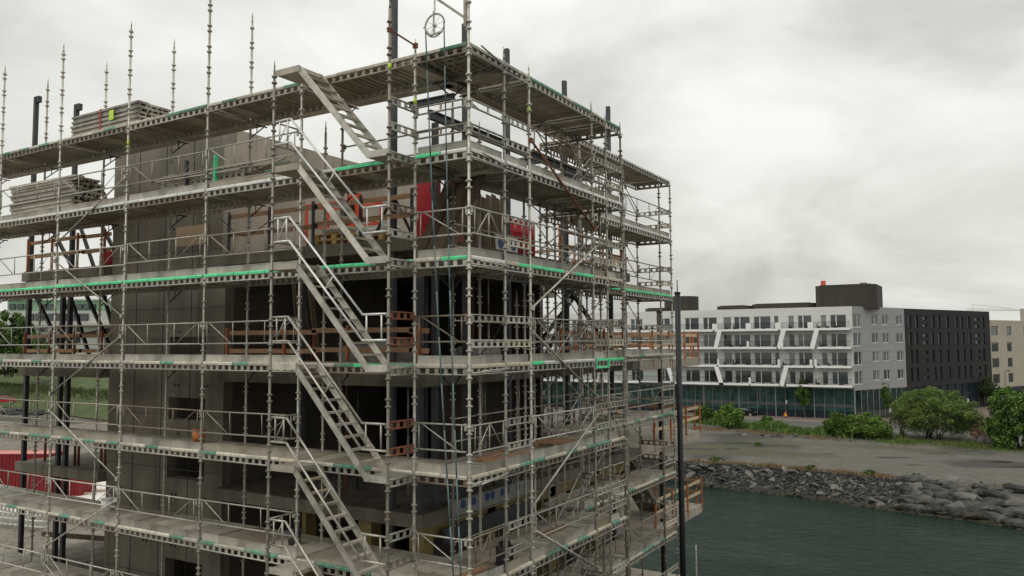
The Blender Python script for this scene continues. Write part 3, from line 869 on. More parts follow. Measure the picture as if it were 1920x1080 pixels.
# ------------------------------------------------------------------ building under construction
bld = thing('unfinished_building', 'unfinished concrete and steel building wrapped in scaffold', 'building', (-11, 12, GZ))
FLOORS = [3.0, -.1, -3.2, -6.3, -9.4]
for z in FLOORS:
    b = MB()
    b.box(-19.45, -14.85, 2.2, 21.5, z - .30, z); part('slab', b, 'concrete', bld)
    b = MB(); b.box(-9.6, -2.75, 2.2, 14.2 if z > 2 else 21.5, z - .30, z); part('slab', b, 'concrete', bld)
    if z < 2:
        b = MB(); b.box(-7.5, -2.70, 14.9, 21.55, z - .34, z + .006); part('balcony_slab', b, 'concrete_light', bld)
    b = MB(); b.box(-14.85, -9.6, 9.15, 21.5, z - .295, z - .004); part('slab', b, 'concrete', bld)
# lift core: panels with joints; openings are real holes
CZ = 6.55


def core_front():
    """front wall of the core (y 2.45..2.7) between x -14.82 and -9.64 with openings"""
    opens = []
    opens_top = [3.19]
    for zt_ in (.80, -.90, -2.52, -5.35): opens.append((-11.95, -10.38, zt_ - .62, zt_))
    zs = sorted({-12.2, CZ} | {o[2] for o in opens} | {o[3] for o in opens})
    for za0, zb0 in zip(zs[:-1], zs[1:]):
        hole = [o for o in opens if o[2] <= za0 + 1e-6 and o[3] >= zb0 - 1e-6]
        b = MB()
        if hole:
            b.box(-14.82, -11.95, 2.45, 2.75, za0, zb0); part('core_wall', b, 'concrete', bld)
            b = MB(); b.box(-10.38, -9.64, 2.45, 2.75, za0, zb0)
        else:
            b.box(-14.82, -9.64, 2.45, 2.75, za0, zb0)
        part('core_wall', b, 'core_top' if za0 > .5 else 'concrete', bld)


core_front()
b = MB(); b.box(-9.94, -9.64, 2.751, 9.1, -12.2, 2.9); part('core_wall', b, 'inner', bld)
for y0_, y1_ in ((2.751, 5.3), (5.315, 7.2), (7.215, 9.1), (9.115, 11.5)):
    b = MB(); b.box(-9.93, -9.64, y0_, y1_, 3.0, CZ); part('core_wall', b, 'concrete_light', bld)
b = MB(); b.box(-14.82, -14.5, 2.751, 9.1, -12.2, CZ); part('core_wall', b, 'concrete', bld)
b = MB(); b.box(-14.49, -9.95, 8.8, 9.1, -12.2, CZ - .01); part('core_wall', b, 'concrete', bld)
b = MB(); b.box(-9.72, -9.45, 2.40, 2.72, 3.01, CZ - .5); part('core_corner_strip', b, 'concrete_light', bld)
for z in (3.2, .2, -2.9, -5.9): 
    b = MB(); b.box(-14.8, -9.66, 2.437, 2.452, z, z + .02); part('panel_joint', b, 'dark_steel', bld)
b = MB(); b.box(-12.28, -12.262, 2.438, 2.452, -12, CZ); part('panel_joint', b, 'dark_steel', bld)
b = MB(); b.box(-11.75, -10.39, 2.41, 2.448, 3.36, 3.92); part('plywood_panel', b, 'timber_pale', bld)
for z in (1.6, -1.4, -4.4, -7.4, 4.85):
    b = MB(); b.box(-14.8, -9.66, 2.438, 2.452, z, z + .012); part('panel_joint', b, 'black', bld)
for x in (-13.55, -11.05):
    b = MB(); b.box(x, x + .012, 2.4385, 2.452, -12, CZ); part('panel_joint', b, 'black', bld)
for x, z in [(-14.2 + 1.25 * i + dx_, z_) for i in range(4) for dx_ in (0, .16) for z_ in (5.4, 2.5, .95, -.55, -2.2, -3.6, -5.0, -6.8) if (i * 7 + int(z_ * 3)) % 3] + list(((-11.9, 3.9), (-11.7, 3.9), (-10.15, 4.25), (-9.95, 4.25), (-14.2, 4.0), (-11.5, -1.9), (-10.1, -4.3), (-9.95, -4.3), (-13.6, -4.1), (-13.45, -4.1), (-10.6, 2.3))):
    b = MB(); b.tube((x, 2.43, z), (x, 2.46, z), .035, 8); part('tie_hole', b, 'black', bld)
# inner walls that close the view through the lower storeys
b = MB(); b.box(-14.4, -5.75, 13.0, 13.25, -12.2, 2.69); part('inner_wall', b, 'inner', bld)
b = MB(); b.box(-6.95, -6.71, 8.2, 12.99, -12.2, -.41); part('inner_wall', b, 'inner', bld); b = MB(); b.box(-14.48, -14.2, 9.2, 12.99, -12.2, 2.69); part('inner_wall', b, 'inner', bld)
# columns
SHS = .125
cp = [at(px, py, x=-3.01) for px, py in ((950, 92), (1058, 152), (1140, 200))]
for y, tp in [(2.45, 2.7), (3.02, 5.8)] + [(q[1], q[2]) for q in [at(872, 45, x=-3.01)] + cp]:
    b = MB(); b.box(-2.98 - SHS / 2 - .03, -2.98 + SHS / 2 - .03, y - SHS / 2, y + SHS / 2, -12.2, tp)
    part('column', b, 'dark_steel', bld)
for x, tp in ((-3.78, 9.8), (-6.7, 2.7), (-16.94, 8.35), (-17.35, 2.7), (-19.35, 9.0)):
    b = MB(); b.box(x - SHS / 2, x + SHS / 2, 2.36, 2.36 + SHS, -12.2, tp)
    if tp > 5: b.box(x - .02, x + .2, 2.38, 2.5, tp - .2, tp + .01)
    part('column', b, 'dark_steel', bld)
for x, y in ((-6.7, 7.5), (-16.5, 12), (-19.2, 12), (-16.5, 21), (-19.2, 21)):
    b = MB(); b.box(x - SHS / 2, x + SHS / 2, y - SHS / 2, y + SHS / 2, -12.2, 2.7); part('column', b, 'dark_steel', bld)
# ochre primed lower columns
for x, y in ((-3.0, 2.50), (-4.6, 2.6), (-6.7, 2.6), (-3.05, 5.2), (-3.05, 8.45), (-3.05, 11.55)):
    b = MB(); b.box(x - .2, x + .2, y - .18, y + .18, -6.3, -3.52); part('ochre_column', b, 'ochre', bld)
b = MB(); b.box(-3.12, -2.85, 2.7, 14, -3.82, -3.51); part('ochre_beam', b, 'ochre', bld)


# steel beams of the open top storey
def hbeam(p, q, h=.19, w=.13, m='dark_steel', name='steel_beam'):
    b = MB(); p = Vector(p); q = Vector(q); up = Vector((0, 0, 1))
    b.bar(p + up * h / 2, q + up * h / 2, w, .022); b.bar(p - up * h / 2, q - up * h / 2, w, .022); b.bar(p, q, .016, h - .02)
    return part(name, b, m, bld)


hbeam((-2.98, 2.75, 5.95), (-2.98, 11.6, 5.95))
hbeam((-3.02, 4.3, 5.22), (-3.02, 11.6, 5.22))
hbeam((-3.3, 2.4, 6.12), (-2.0, 2.4, 6.12), .12, .12)
hbeam((-2.98, 8.4, 6.0), (-9.6, 8.4, 6.0), .2)
hbeam((-6.4, 9.0, 6.0), (-2.98, 11.6, 6.0), .2)
for p, q in (((-3.78, 2.4, 4.1), (-4.35, 2.4, 3.05)), ((-3.78, 2.4, 4.1), (-3.2, 2.4, 3.05)), ((-2.5, 2.45, 5.0), (-2.7, 2.45, 4.0))):
    b = MB(); b.bar(p, q, .05, .05); part('push_prop', b, 'black', bld)
# braces at the left end
for zf in (3.0, -.1):
    for p, q in (((-19.3, 2.46, zf + 2.6), (-17.0, 2.46, zf + .1)), ((-17.3, 3.0, zf + 2.6), (-15.2, 3.0, zf + .1)), ((-16.9, 3.4, zf + 2.6), (-15.6, 3.4, zf + .1)), ((-18.8, 3.4, zf + 2.6), (-17.3, 3.4, zf + .1))):
        b = MB(); b.bar(p, q, .09, .09); part('steel_brace', b, 'black', bld)
for p, q in (((-19.3, 3.1, -.1 + .8), (-15.5, 3.1, 1.1)), ((-19.3, 3.1, -6.3 + .6), (-15.2, 3.1, -5.4)), ((-19.3, 3.3, -6.3 + 1.4), (-15.2, 3.3, -4.6))):
    b = MB(); b.bar(p, q, .1, .14); part('steel_brace', b, 'timber_dark', bld)
for p, q in (((-3.0, 9.4, 2.6), (-3.0, 13.4, .0)), ((-4.8, 14, 2.6), (-4.8, 11.6, 0)), ((-4.4, 13.8, 2.6), (-4.4, 9.6, 0))):
    b = MB(); b.bar(p, q, .1, .1); part('steel_brace', b, 'black', bld)


for i in range(26):
    x, y = random.uniform(-6.3, -3.3), random.uniform(3.2, 12.5); zf = random.choice((-.1, -3.2, -3.2, -6.3))
    b = MB(); b.tube((x, y, zf), (x, y, zf + 1.5), .03, 7); b.tube((x, y, zf + 1.5), (x, y, zf + 2.78), .022, 7); b.box(x - .07, x + .07, y - .07, y + .07, zf + 2.77, zf + 2.795)
    part('steel_prop', b, random.choice(('steel', 'rust', 'dark_steel')), bld)


# edge protection: orange posts and timber boards
def edge_guard(z, p, q, step=1.7, m=('timber', 'timber'), postm='orange', offs=0.0, drop=.32):
    p = np.array(p, float); q = np.array(q, float); Lg = np.linalg.norm(q - p); d = (q - p) / Lg
    k = max(1, round(Lg / step))
    for i in range(k + 1):
        c = p + d * Lg * i / k
        b = MB(); b.box(c[0] - .03, c[0] + .03, c[1] - .03, c[1] + .03, z - drop, z + 1.12); b.box(c[0] - .07, c[0] + .07, c[1] - .07, c[1] + .07, z + .004, z + .03)
        part('guard_post', b, postm, bld)
    nrm = np.array([-d[1], d[0]])
    for h, mm in ((.52, m[0]), (.98, m[1])):
        o_ = 0.0
        while o_ < Lg - .2:
            l_ = min(3.2, Lg - o_ + .25)
            a = p + d * o_ + nrm * .05; e_ = p + d * (o_ + l_) + nrm * .05
            dz = random.uniform(-.03, .03)
            b = MB(); b.bar((a[0], a[1], z + h + dz), (e_[0], e_[1], z + h + dz + random.uniform(-.03, .03)), .03, .115); part('guard_board', b, mm, bld)
            o_ += l_ - .15


edge_guard(3.0, (-9.3, 2.26), (-3.1, 2.26), postm='dark_steel')
edge_guard(-.1, (-9.3, 2.26), (-2.9, 2.26), 2.1)
edge_guard(3.0, (-19.3, 2.3), (-15.0, 2.3), 1.4)
edge_guard(-.1, (-19.3, 2.3), (-15.0, 2.3), 1.4, postm='rust')
edge_guard(3.0, (-19.3, 12), (-15.0, 12), 1.4)
edge_guard(3.0, (-2.82, 9.0), (-2.82, 13.6), 1.6)
edge_guard(3.0, (-8.5, 14.0), (-3.0, 14.0), 1.6)
edge_guard(-.1, (-2.82, 9.0), (-2.82, 15.2), 1.6)
edge_guard(-.1, (-8.5, 21.4), (-3.0, 21.4), 1.6)
for z in (-.1, -3.2, -6.3):
    edge_guard(z, (-2.72, 16.2), (-2.72, 21.6), 1.75, ('timber_pale', 'timber_pale' if z < 0 else 'timber'))
    edge_guard(z, (-2.9, 21.45), (-6.5, 21.45), 1.75)
for x in (-18.6, -18.3, -16.9, -16.7, -15.5, -15.3):
    b = MB(); b.tube((x, 2.7, -3.2), (x, 2.7, -2.2), .04, 6); part('starter_bar', b, 'rust', bld)
# white wrapped insulation along the slab edge with blue round marks
b = MB(); b.box(-2.80, -2.755 + .03, 3.3, 6.9, -3.46, -3.10); ins = part('wrapped_insulation', b, 'wrap', bld)
for y in (3.75, 4.2, 4.8, 5.05, 5.5, 5.75, 6.3, 6.7):
    b = MB(); b.tube((-2.725, y, -3.22), (-2.715, y, -3.22), .10, 14); o = part('blue_mark', b, 'blue', ins)
b = MB(); b.box(-2.70, -2.62, 2.9, 6.9, -3.95, -3.62); part('grey_duct', b, 'dark_steel', bld)
# tall round black piles at the far end
for px, py, y in ((1270, 550, 16.6), (1236, 585, 17.6)):
    c = at(px, py, y=y)
    b = MB(); b.tube((c[0], y, WZ - 1), (c[0], y, c[2]), .105, 14)
    b.tube((c[0], y, c[2]), (c[0], y, c[2] + .05), .12, 14)
    if px == 1270: b.tube((c[0], y, c[2]), (c[0], y, c[2] + .5), .02, 6)
    lone('steel_pile', b, 'black', 'tall black round steel pile with a thin rod on top' if px == 1270 else 'shorter black round steel pile behind the far scaffold', 'pile', (0, 0, 0))
# stair inside the far bay
b = MB(); b.bar((-4.0, 15.5, -3.3), (-4.0, 19.0, -6.2), .9, .22); part('stair_ramp', b, 'concrete', bld)

# ------------------------------------------------------------------ loose things on the building and scaffold
# orange access platform on the top slab
lf = thing('lift_platform', 'orange-red work platform with guard rails on the top slab', 'work platform', (-7.0, 4.2, 3.0))
b = MB(); b.box(-8.0, -6.0, 3.8, 4.6, 3.25, 3.36); part('platform', b, 'dark_steel', lf)
b = MB()
for x in (-8.0, -7.2, -6.0):
    for y in (3.8, 4.6): b.bar((x, y, 3.36), (x, y, 4.42), .06, .06)
for z in (3.85, 4.4):
    for y in (3.8, 4.6): b.bar((-8.0, y, z), (-6.0, y, z), .05, .05)
    for x in (-8, -6): b.bar((x, 3.8, z), (x, 4.6, z), .05, .05)
part('guardrail', b, 'orange_red', lf)
b = MB(); b.box(-6.45, -6.02, 3.74, 3.83, 3.4, 4.55); part('control_panel', b, 'orange_red', lf)
b = MB(); b.box(-6.62, -6.2, 3.66, 3.74, 3.95, 4.35); b.bar((-6.6, 3.7, 3.5), (-6.2, 3.7, 4.2), .05, .05); part('control_box', b, 'black', lf)
for x in (-7.7, -6.3):
    b = MB(); b.tube((x, 3.75, 3.14), (x, 3.95, 3.14), .14, 12); part('wheel', b, 'rubber', lf)


def pallet(x, y, z, rz, label, group='wooden pallets on the top slab'):
    p = thing('pallet', label, 'pallet', (x, y, z), rz, group)
    for i in range(5):
        b = MB(); b.box(-.6, .6, -.4 + i * .17, -.4 + i * .17 + .12, .125, .147); obj('deck_board', b.mesh('deck_board', 'yellow_wood'), p)
    for i in range(3):
        for j in range(3):
            b = MB(); b.box(-.6 + i * .53, -.46 + i * .53, -.4 + j * .35, -.3 + j * .35, .022, .124); obj('block', b.mesh('block', 'yellow_wood'), p)
    for j in range(3):
        b = MB(); b.box(-.6, .6, -.4 + j * .35, -.3 + j * .35, 0, .021); obj('runner', b.mesh('runner', 'yellow_wood'), p)
    return p


pallet(-5.75, 2.85, 3.0, .15, 'lower yellow wooden pallet of the stack on the top slab')
pallet(-5.75, 2.85, 3.152, .12, 'upper yellow wooden pallet of the stack on the top slab')
pallet(-4.55, 2.75, 3.0, -.1, 'single yellow wooden pallet carrying white sacks')


def sack(x, y, z, sx, sy, sz, label, m='white', name='sack', cat='sack', group=None):
    import bmesh
    bm = bmesh.new(); bmesh.ops.create_uvsphere(bm, u_segments=14, v_segments=9, radius=1)
    for v in bm.verts:
        q = v.co
        for k in range(3): q[k] = math.copysign(abs(q[k]) ** .6, q[k])
        q *= 1 + .05 * math.sin(7 * q.x + 3 * q.z) + random.uniform(-.02, .02)
        q.x *= sx; q.y *= sy; q.z *= sz
    me = bpy.data.meshes.new(name); bm.to_mesh(me); bm.free(); me.materials.append(M[m])
    for p in me.polygons: p.use_smooth = True
    return tag(obj(name, me, None, (x, y, z + sz), (0, 0, random.uniform(-.2, .2))), label, cat, group)


sack(-4.75, 2.75, 3.15, .35, .28, .11, 'white sack on the single pallet, lying at its left', group='white sacks on the pallet')
sack(-4.2, 2.7, 3.15, .3, .28, .13, 'white sack on the single pallet, lying at its right', group='white sacks on the pallet')
sack(-5.8, 2.85, 3.31, .5, .32, .09, 'flat grey sack on the pallet stack', 'sack')
sack(-15.25, 2.7, 3.0, .30, .25, .26, 'red bag sitting on the slab beside the lift core wall', 'red', 'bag', 'bag')
sack(-15.6, 3.6, -.1, .75, .6, .75, 'large grey bulk bag standing beside the lift core wall', 'sack', 'bulk_bag', 'bag')
sack(-4.35, 3.0, -.1, .55, .4, .40, 'white wrapped bundle on the middle slab behind the corner', 'sack', 'wrapped_bundle', 'bundle')
sack(-5.6, 3.4, -.1, .6, .4, .35, 'grey wrapped bundle on the middle slab left of the corner', 'sack', 'wrapped_bundle', 'bundle')
sack(-3.4, 5.4, -.1, .5, .6, .32, 'grey wrapped bundle on the middle slab right of the corner', 'sack', 'wrapped_bundle', 'bundle')

# red steel frame pieces standing near the corner of the top slab
rs = thing('portal_frame', 'red painted steel portal frame standing near the corner on the top slab', 'portal frame', (-3.2, 3.2, 3.0))
b = MB(); b.box(-3.62, -3.05, 3.1, 3.3, 3.0, 4.62); part('post', b, 'red', rs)
b = MB(); b.box(-3.0, -2.70, 3.5, 3.7, 3.0, 4.62); part('post', b, 'red', rs)
b = MB(); b.box(-3.5, -2.4, 3.1, 3.35, 4.63, 4.85); part('top_beam', b, 'red', rs)
for i, y in enumerate((6.95, 7.35, 7.75, 8.15)):
    b = MB(); b.tube((0, 0, 0), (0, 0, 1.05), .14, 16); b.tube((0, 0, .33), (0, 0, .36), .15, 16); b.tube((0, 0, .68), (0, 0, .71), .15, 16); b.tube((0, 0, 1.03), (0, 0, 1.06), .15, 16)
    lone('drum', b, 'red', 'slim red drum behind the right scaffold, %s in the row' % ORD[i], 'drum', (-3.35, y, 3.0), 'row of red drums on the top slab')
for i, y in enumerate((5.7, 6.35)):
    b = MB(); b.box(-.2, .2, -.22, .22, 0, .42)
    t_ = thing('cardboard_box', ('white box with a round blue mark on the top slab, nearer the corner', 'white box with a round blue mark on the top slab, nearer the red drums')[i], 'box', (-3.05, y, 3.0), 0, 'white boxes with blue marks')
    obj('body', b.mesh('body', 'white'), t_); b = MB(); b.tube((.2, 0, .2), (.205, 0, .2), .15, 14); obj('blue_mark', b.mesh('blue_mark', 'blue'), t_)
# planks leaning by the corner, on the third deck
for i in range(10):
    x0 = -2.95 + i * .125; b = MB(); Lp = random.uniform(1.9, 2.6)
    b.bar((0, 0, 0), (.95 * Lp / 2.3 + random.uniform(-.1, .1), random.uniform(-.1, .15), Lp * .82), .19, .04, up=(0, 1, 0))
    lone('leaning_plank', b, 'timber_dark', 'dark brown plank leaning right at the scaffold corner, %s in the row' % ORD[i], 'plank', (x0, 1.9 + random.uniform(-.2, .3), 2.98 if False else 2.20), 'planks leaning at the scaffold corner')
for i in range(10):
    b = MB(); h = random.uniform(1.25, 1.6)
    b.bar((0, 0, 0), (-.15, .06 + .02 * i, h), .205, .03, up=(1, 0, 0))
    lone('upright_plank', b, 'timber_dark', 'old plank standing upright right of the scaffold corner, %s in the row' % ORD[i], 'plank', (-2.9 + .02 * (i % 2), 4.0 + i * .205, 3.0), 'planks standing right of the scaffold corner')
for i in range(5):
    b = MB(); b.bar((0, 0, 0), (-.35 - .03 * i, random.uniform(0, .1), 2.3), .04, .16, up=(0, 1, 0))
    lone('leaning_plank', b, 'timber_dark', 'brown plank leaning in the dark bay behind the stairs, %s of five' % ORD[i], 'plank', (-7.2 + i * .16, 2.9, -.1), 'planks leaning behind the stairs')
b = MB(); b.bar((0, 0, 0), (0, 0, 1.05), .08, .08); b.bar((0, 0, .5), (.5, 0, .5), .06, .06)
lone('prop_post', b, 'red', 'dark red post standing behind the third stair flight', 'post', (-6.75, 2.9, -.1))
b = MB(); b.box(-.13, .13, -.15, .15, 0, .05); b.box(-.12, .12, -.14, .14, .05, .36); b.box(-.08, .08, -.1, .1, .36, .44)
lone('rubbish_bag', b, 'black', 'black bag left on the deck right of the near corner', 'bag', (-.35, 1.75, -3.81))


# bundles of scaffold planks stored on the decks
def bundle(name, label, x0, x1, y0_, y1_, z, layers, h, m, strap=True, jitter=.05, ncol=3):
    t_ = thing(name, label, 'plank stack', ((x0 + x1) / 2, (y0_ + y1_) / 2, z))
    w = (y1_ - y0_) / ncol
    for i in range(layers):
        for j in range(ncol):
            b = MB(); a = random.uniform(-jitter, jitter); q = random.uniform(-jitter, jitter)
            dzz = random.uniform(0, .004)
            bz = z + i * h + dzz
            sh = random.uniform(-jitter, jitter) * .35
            b.box(x0 + a, x1 + q, y0_ + j * w + .006 + sh, y0_ + (j + 1) * w - .006 + sh, bz + h * .42, bz + h * .86)
            for yy in (y0_ + j * w + .05 + sh, y0_ + (j + 1) * w - .09 + sh): b.box(x0 + a, x1 + q, yy, yy + .028, bz - h * .12, bz + h * .41)
            part('plank', b, m, t_)
    if strap:
        xs = x0 + (x1 - x0) * .45
        b = MB(); H = z + layers * h
        b.box(xs, xs + .05, y0_ - .012, y0_ - .004, z, H); b.box(xs, xs + .05, y0_ - .012, y1_ + .01, H + .002, H + .01)
        part('strap', b, 'red', t_)
        b = MB(); b.box(xs + .42, xs + .62, y0_ - .014, y0_ - .004, H - .36, H - .1); part('lime_label', b, 'lime', t_)
    return t_


def clutter():
    t_ = thing('timber_pallet', 'brown slatted pallet lying on the deck of the right scaffold', 'pallet', (-.62, 4.6, -1.81), .3)
    for i in range(6):
        b = MB(); b.box(-.5, .5, -.4 + i * .15, -.4 + i * .15 + .09, .08, .105); obj('deck_board', b.mesh('deck_board', 'timber'), t_)
    for j in (-.48, -.05, .38):
        b = MB(); b.box(j, j + .1, -.4, .44, 0, .079); obj('runner', b.mesh('runner', 'timber'), t_)
    for i, (x, y, z, m_n, lab) in enumerate(((-5.2, .8, -3.81, 'dark_steel', 'dark bucket on the lower deck behind the stairs'), (-8.6, .9, -1.81, 'orange', 'orange bucket on the deck before the lift core'), (-12.2, .85, -3.81, 'white', 'white bucket on the deck before the lift core'))):
        b = MB(); b.tube((0, 0, 0), (0, 0, .30), .13, 14, r2=.16); b.tube((0, 0, .30), (0, 0, .32), .17, 14)
        pts = [(.16 * math.cos(t * math.pi / 8), 0, .31 + .14 * math.sin(t * math.pi / 8)) for t in range(9)]; b.path(pts, .006, 5)
        lone('bucket', b, m_n, lab, 'bucket', (x, y, z))


    for i, (pts, lab) in enumerate((([(-9.2, 1.9, 3.9), (-8.2, 1.85, 3.35), (-7.0, 1.9, 3.75), (-6.0, 1.9, 3.2)], 'black cable sagging along the top slab edge left of the stairs'),
                                    ([(-1.3, 1.35, 1.9), (-1.5, 1.5, .6), (-1.2, 2.2, .35), (-1.3, 3.4, 1.2)], 'black cable looping behind the corner under the green edged deck'),
                                    ([(-1.3, 5.2, -1.0), (-1.35, 4.4, -1.75), (-1.3, 3.2, -1.6), (-1.3, 2.3, -.9)], 'black cable hanging behind the right scaffold near the pallet'))):
        P_ = [Vector(p_) for p_ in pts]; q = []
        for a_, b_, c_, d_ in zip([P_[0]] + P_[:-2], P_[:-1], P_[1:], P_[2:] + [P_[-1]]):
            for k in range(6):
                t = k / 6; q.append(.5 * ((2 * b_) + (c_ - a_) * t + (2 * a_ - 5 * b_ + 4 * c_ - d_) * t * t + (3 * b_ - a_ - 3 * c_ + d_) * t ** 3))
        q.append(P_[-1]); b = MB(); b.path(q, .012, 5); lone('power_cable', b, 'black', lab, 'cable', (0, 0, 0))


clutter()
bundle('plank_bundle', 'neat strapped stack of long grey planks on the open upper deck', -13.3, -10.3, .18, 1.15, 6.21, 5, .125, 'toe')
bundle('plank_bundle', 'untidy tall stack of dark planks on the second deck at the left', -16.5, -13.25, .25, 1.1, 4.21, 8, .13, 'plank', False, .16)
bp = thing('ledger_rack', 'rack of stacked scaffold ledger beams between green posts on the second deck', 'rack', (-7.6, .6, 4.19))
for i in range(5):
    for j in range(5):
        o = obj('ledger_beam', beam_mesh(3.05, 'plank'), bp, (-9.4 + 7.6 + random.uniform(-.15, .25) + (.3 if i > 3 else 0), -.3 + j * .16, .03 + i * .115), (random.choice((0.1, 1.45, 1.3, -1.5)) + random.uniform(-.2, .2), random.uniform(-.01, .01), random.uniform(-.02, .02)))
for x, m_n in ((-8.38, 'dark_steel'), (-7.32, 'green')):
    b = MB(); b.bar((x, .22, 4.19), (x, .22, 5.02), .09, .06); part('rack_post', b, m_n, bp)
for i in range(14):
    a = random.uniform(0, .8); x = -6.6 + random.uniform(0, .7); y = random.uniform(.3, 1.0)
    b = MB(); b.tube((x, y, 4.25 + i * .045), (x + random.uniform(.6, 1.1), y + random.uniform(-.3, .3), 4.25 + i * .04 + random.uniform(-.15, .12)), .024, 6); part('loose_tube', b, 'steel' if i % 3 else 'green_dull', bp)

# hoist jib on the corner standard, pulley wheel and rope
jb = thing('hoist_jib', 'steel hoist jib bracket clamped to the top of the corner standard', 'bracket', (0, 0, 6.7))
b = MB(); b.bar((-.03, -.0, 7.15), (-1.0, -.25, 7.25), .05, .05); b.bar((-.03, 0, 6.62), (-.75, -.19, 7.2), .045, .045); b.bar((-.075, -.0, 6.5), (-.075, -.0, 7.2), .05, .05)
part('jib_arm', b, 'steel', jb)
wc = at(815, 48, y=-.3)
pw = thing('pulley_wheel', 'spoked rope wheel hanging from the hoist jib above the corner', 'pulley', (wc[0], wc[1], wc[2]))
b = MB(); R_ = .215
pts = [(R_ * math.cos(t * 2 * math.pi / 28), 0, R_ * math.sin(t * 2 * math.pi / 28)) for t in range(29)]
b.path(pts, .013, 6); obj('rim', b.mesh('rim', 'alu'), pw)
for i in range(8):
    t = i * math.pi / 4 + .2; b = MB(); b.tube((0, 0, 0), (R_ * math.cos(t), 0, R_ * math.sin(t)), .004, 5); obj('spoke', b.mesh('spoke', 'alu'), pw)
b = MB(); b.bar((0, -.03, .26), (0, -.03, -.17), .035, .02); b.bar((-.08, -.03, -.185), (.2, -.03, -.16), .03, .03); b.bar((-.08, -.03, -.185), (-.23, -.03, .0), .03, .03)
b.tube((0, -.05, 0), (0, .04, 0), .025, 8); obj('hanger', b.mesh('hanger', 'alu'), pw)
for i in range(7):
    b = MB(); zc_ = .30 + i * .055
    ring = [(.018 * math.cos(t * math.pi / 4), 0, zc_ + .032 * math.sin(t * math.pi / 4)) for t in range(9)]
    if i % 2: ring = [(0, p_[0], p_[2]) for p_ in ring]
    b.path(ring, .006, 5); obj('chain_link', b.mesh('chain_link', 'steel'), pw)
b = MB()
e1, e2 = at(850, 1080, y=-.42), at(864, 1080, y=-.40)
for a_, e_ in (((wc[0] - R_, -.3, wc[2]), e1), ((wc[0] + R_, -.3, wc[2]), e2)):
    a_ = np.array(a_); pts = []
    for i in range(13):
        u = i / 12; p_ = a_ * (1 - u) + e_ * u; p_[0] += -.05 * math.sin(math.pi * u); pts.append(p_)
    pts.append(e_ + np.array([.05, 0, -2.0])); pts.append(e_ + np.array([.12, .05, -8.4]))
    b.path(pts, .014, 6)
arc = [(wc[0] + (R_ + .012) * math.cos(t * math.pi / 12), -.3, wc[2] + (R_ + .012) * math.sin(t * math.pi / 12)) for t in range(13)]
b.path(arc, .012, 6)
lone('hoist_rope', b, 'rope', 'teal hoist rope hanging in two falls from the wheel past the corner', 'rope', (0, 0, 0))
# lone standard rising from the water
c = at(1305, 1022, z=-9.3)
lone_std = obj('standing_tube', standard_mesh(-9.3 + 0.0, -15.0) if False else None)
bpy.data.objects.remove(lone_std)
b = MB(); b.tube((0, 0, 0), (0, 0, 5.4), .027, 8)
for k in range(8):
    b.tube((0, 0, 5.1 - k * .5), (0, 0, 5.14 - k * .5), .05, 8); b.tube((0, 0, 4.97 - k * .5), (0, 0, 5.01 - k * .5), .05, 8)
lone('standing_tube', b, 'steel', 'thin steel tube standing alone in the water below the far end', 'tube', (c[0], c[1], -14.7))


# ------------------------------------------------------------------ white apartment block
P0 = np.array([-11.2, FY]); SD = np.array([4.63 * 0 + 6.57, 14.72]); SD = SD / np.linalg.norm(SD)   # side wall direction
RZ = 6.15
apt = thing('apartment_block', 'white apartment block with folded white balcony bands and dark glass ground floor', 'apartment block', (-11.2, FY, GZ))
BZ = [2.3, -.76, -3.84, -6.95]         # undersides of the balcony bands
XE = -100.0                            # far left end of the facade
SL = 15.9                              # length of the white side wall
back = P0 + SD * SL
SN = np.array([SD[1], -SD[0]])         # outward normal of the side walls


def prism(b, poly, z0, z1, m=0):
    k = len(poly)
    vs = [(p[0], p[1], z0) for p in poly] + [(p[0], p[1], z1) for p in poly]
    fs = [tuple(reversed(range(k))), tuple(range(k, 2 * k))] + [(i, (i + 1) % k, (i + 1) % k + k, i + k) for i in range(k)]
    return b.add(vs, fs, m)


# facade wall in three strips per storey so that the window openings are recessed
def fx(px): return at(px, 640, y=FY)[0]


WINS = {}
cols = [(1183, 1205), (1238, 1257), (1285, 1311), (1319, 1345), (1357, 1372), (1377, 1407), (1414, 1446), (1452, 1461),
        (1479, 1490), (1497, 1523), (1540, 1551), (1558, 1588)]
xw = [(fx(a), fx(b_)) for a, b_ in cols]
xw = [(-98 + 4.0 * i, -98 + 4.0 * i + (2.2 if i % 2 else 1.2)) for i in range(int((fx(1180) + 98) / 4.0))] + xw
core = MB(); prism(core, [(XE, FY + .35), (P0[0] - .4, FY + .35), (P0[0] - .4 + SD[0] * 14, FY + .35 + SD[1] * 14), (XE, FY + 14)], GZ, RZ - .4)
part('core_volume', core, 'dark_frame', apt)
b = MB(); wall_rows = []
zrows = []
for zb0 in BZ:
    zrows.append((zb0 + .38, zb0 + .38 + 2.15))
zcuts = [BZ[3] - .05]
for z0_, z1_ in reversed(zrows): zcuts += [z0_, z1_]
zcuts.append(RZ)
for a, c_ in zip(zcuts[:-1], zcuts[1:]):
    is_win = any(abs(a - z0_) < 1e-6 for z0_, z1_ in zrows)
    if not is_win:
        nb = max(1, round((c_ - a) / .9)); 
        for q in range(nb):
            z0_, z1_ = a + (c_ - a) * q / nb, a + (c_ - a) * (q + 1) / nb
            b.box(XE, P0[0], FY, FY + .34, z0_ + .012, z1_ - .012)
            b.box(XE, P0[0] - .01, FY + .03, FY + .33, z1_ - .02, z1_ + .0)
    else:
        xs = [XE] + [v for w in xw for v in w] + [P0[0]]
        for q in range(0, len(xs), 2):
            if xs[q + 1] - xs[q] > .05: b.box(xs[q], xs[q + 1], FY, FY + .34, a, c_)
part('facade_wall', b, 'cladding', apt)
frame_c = {}
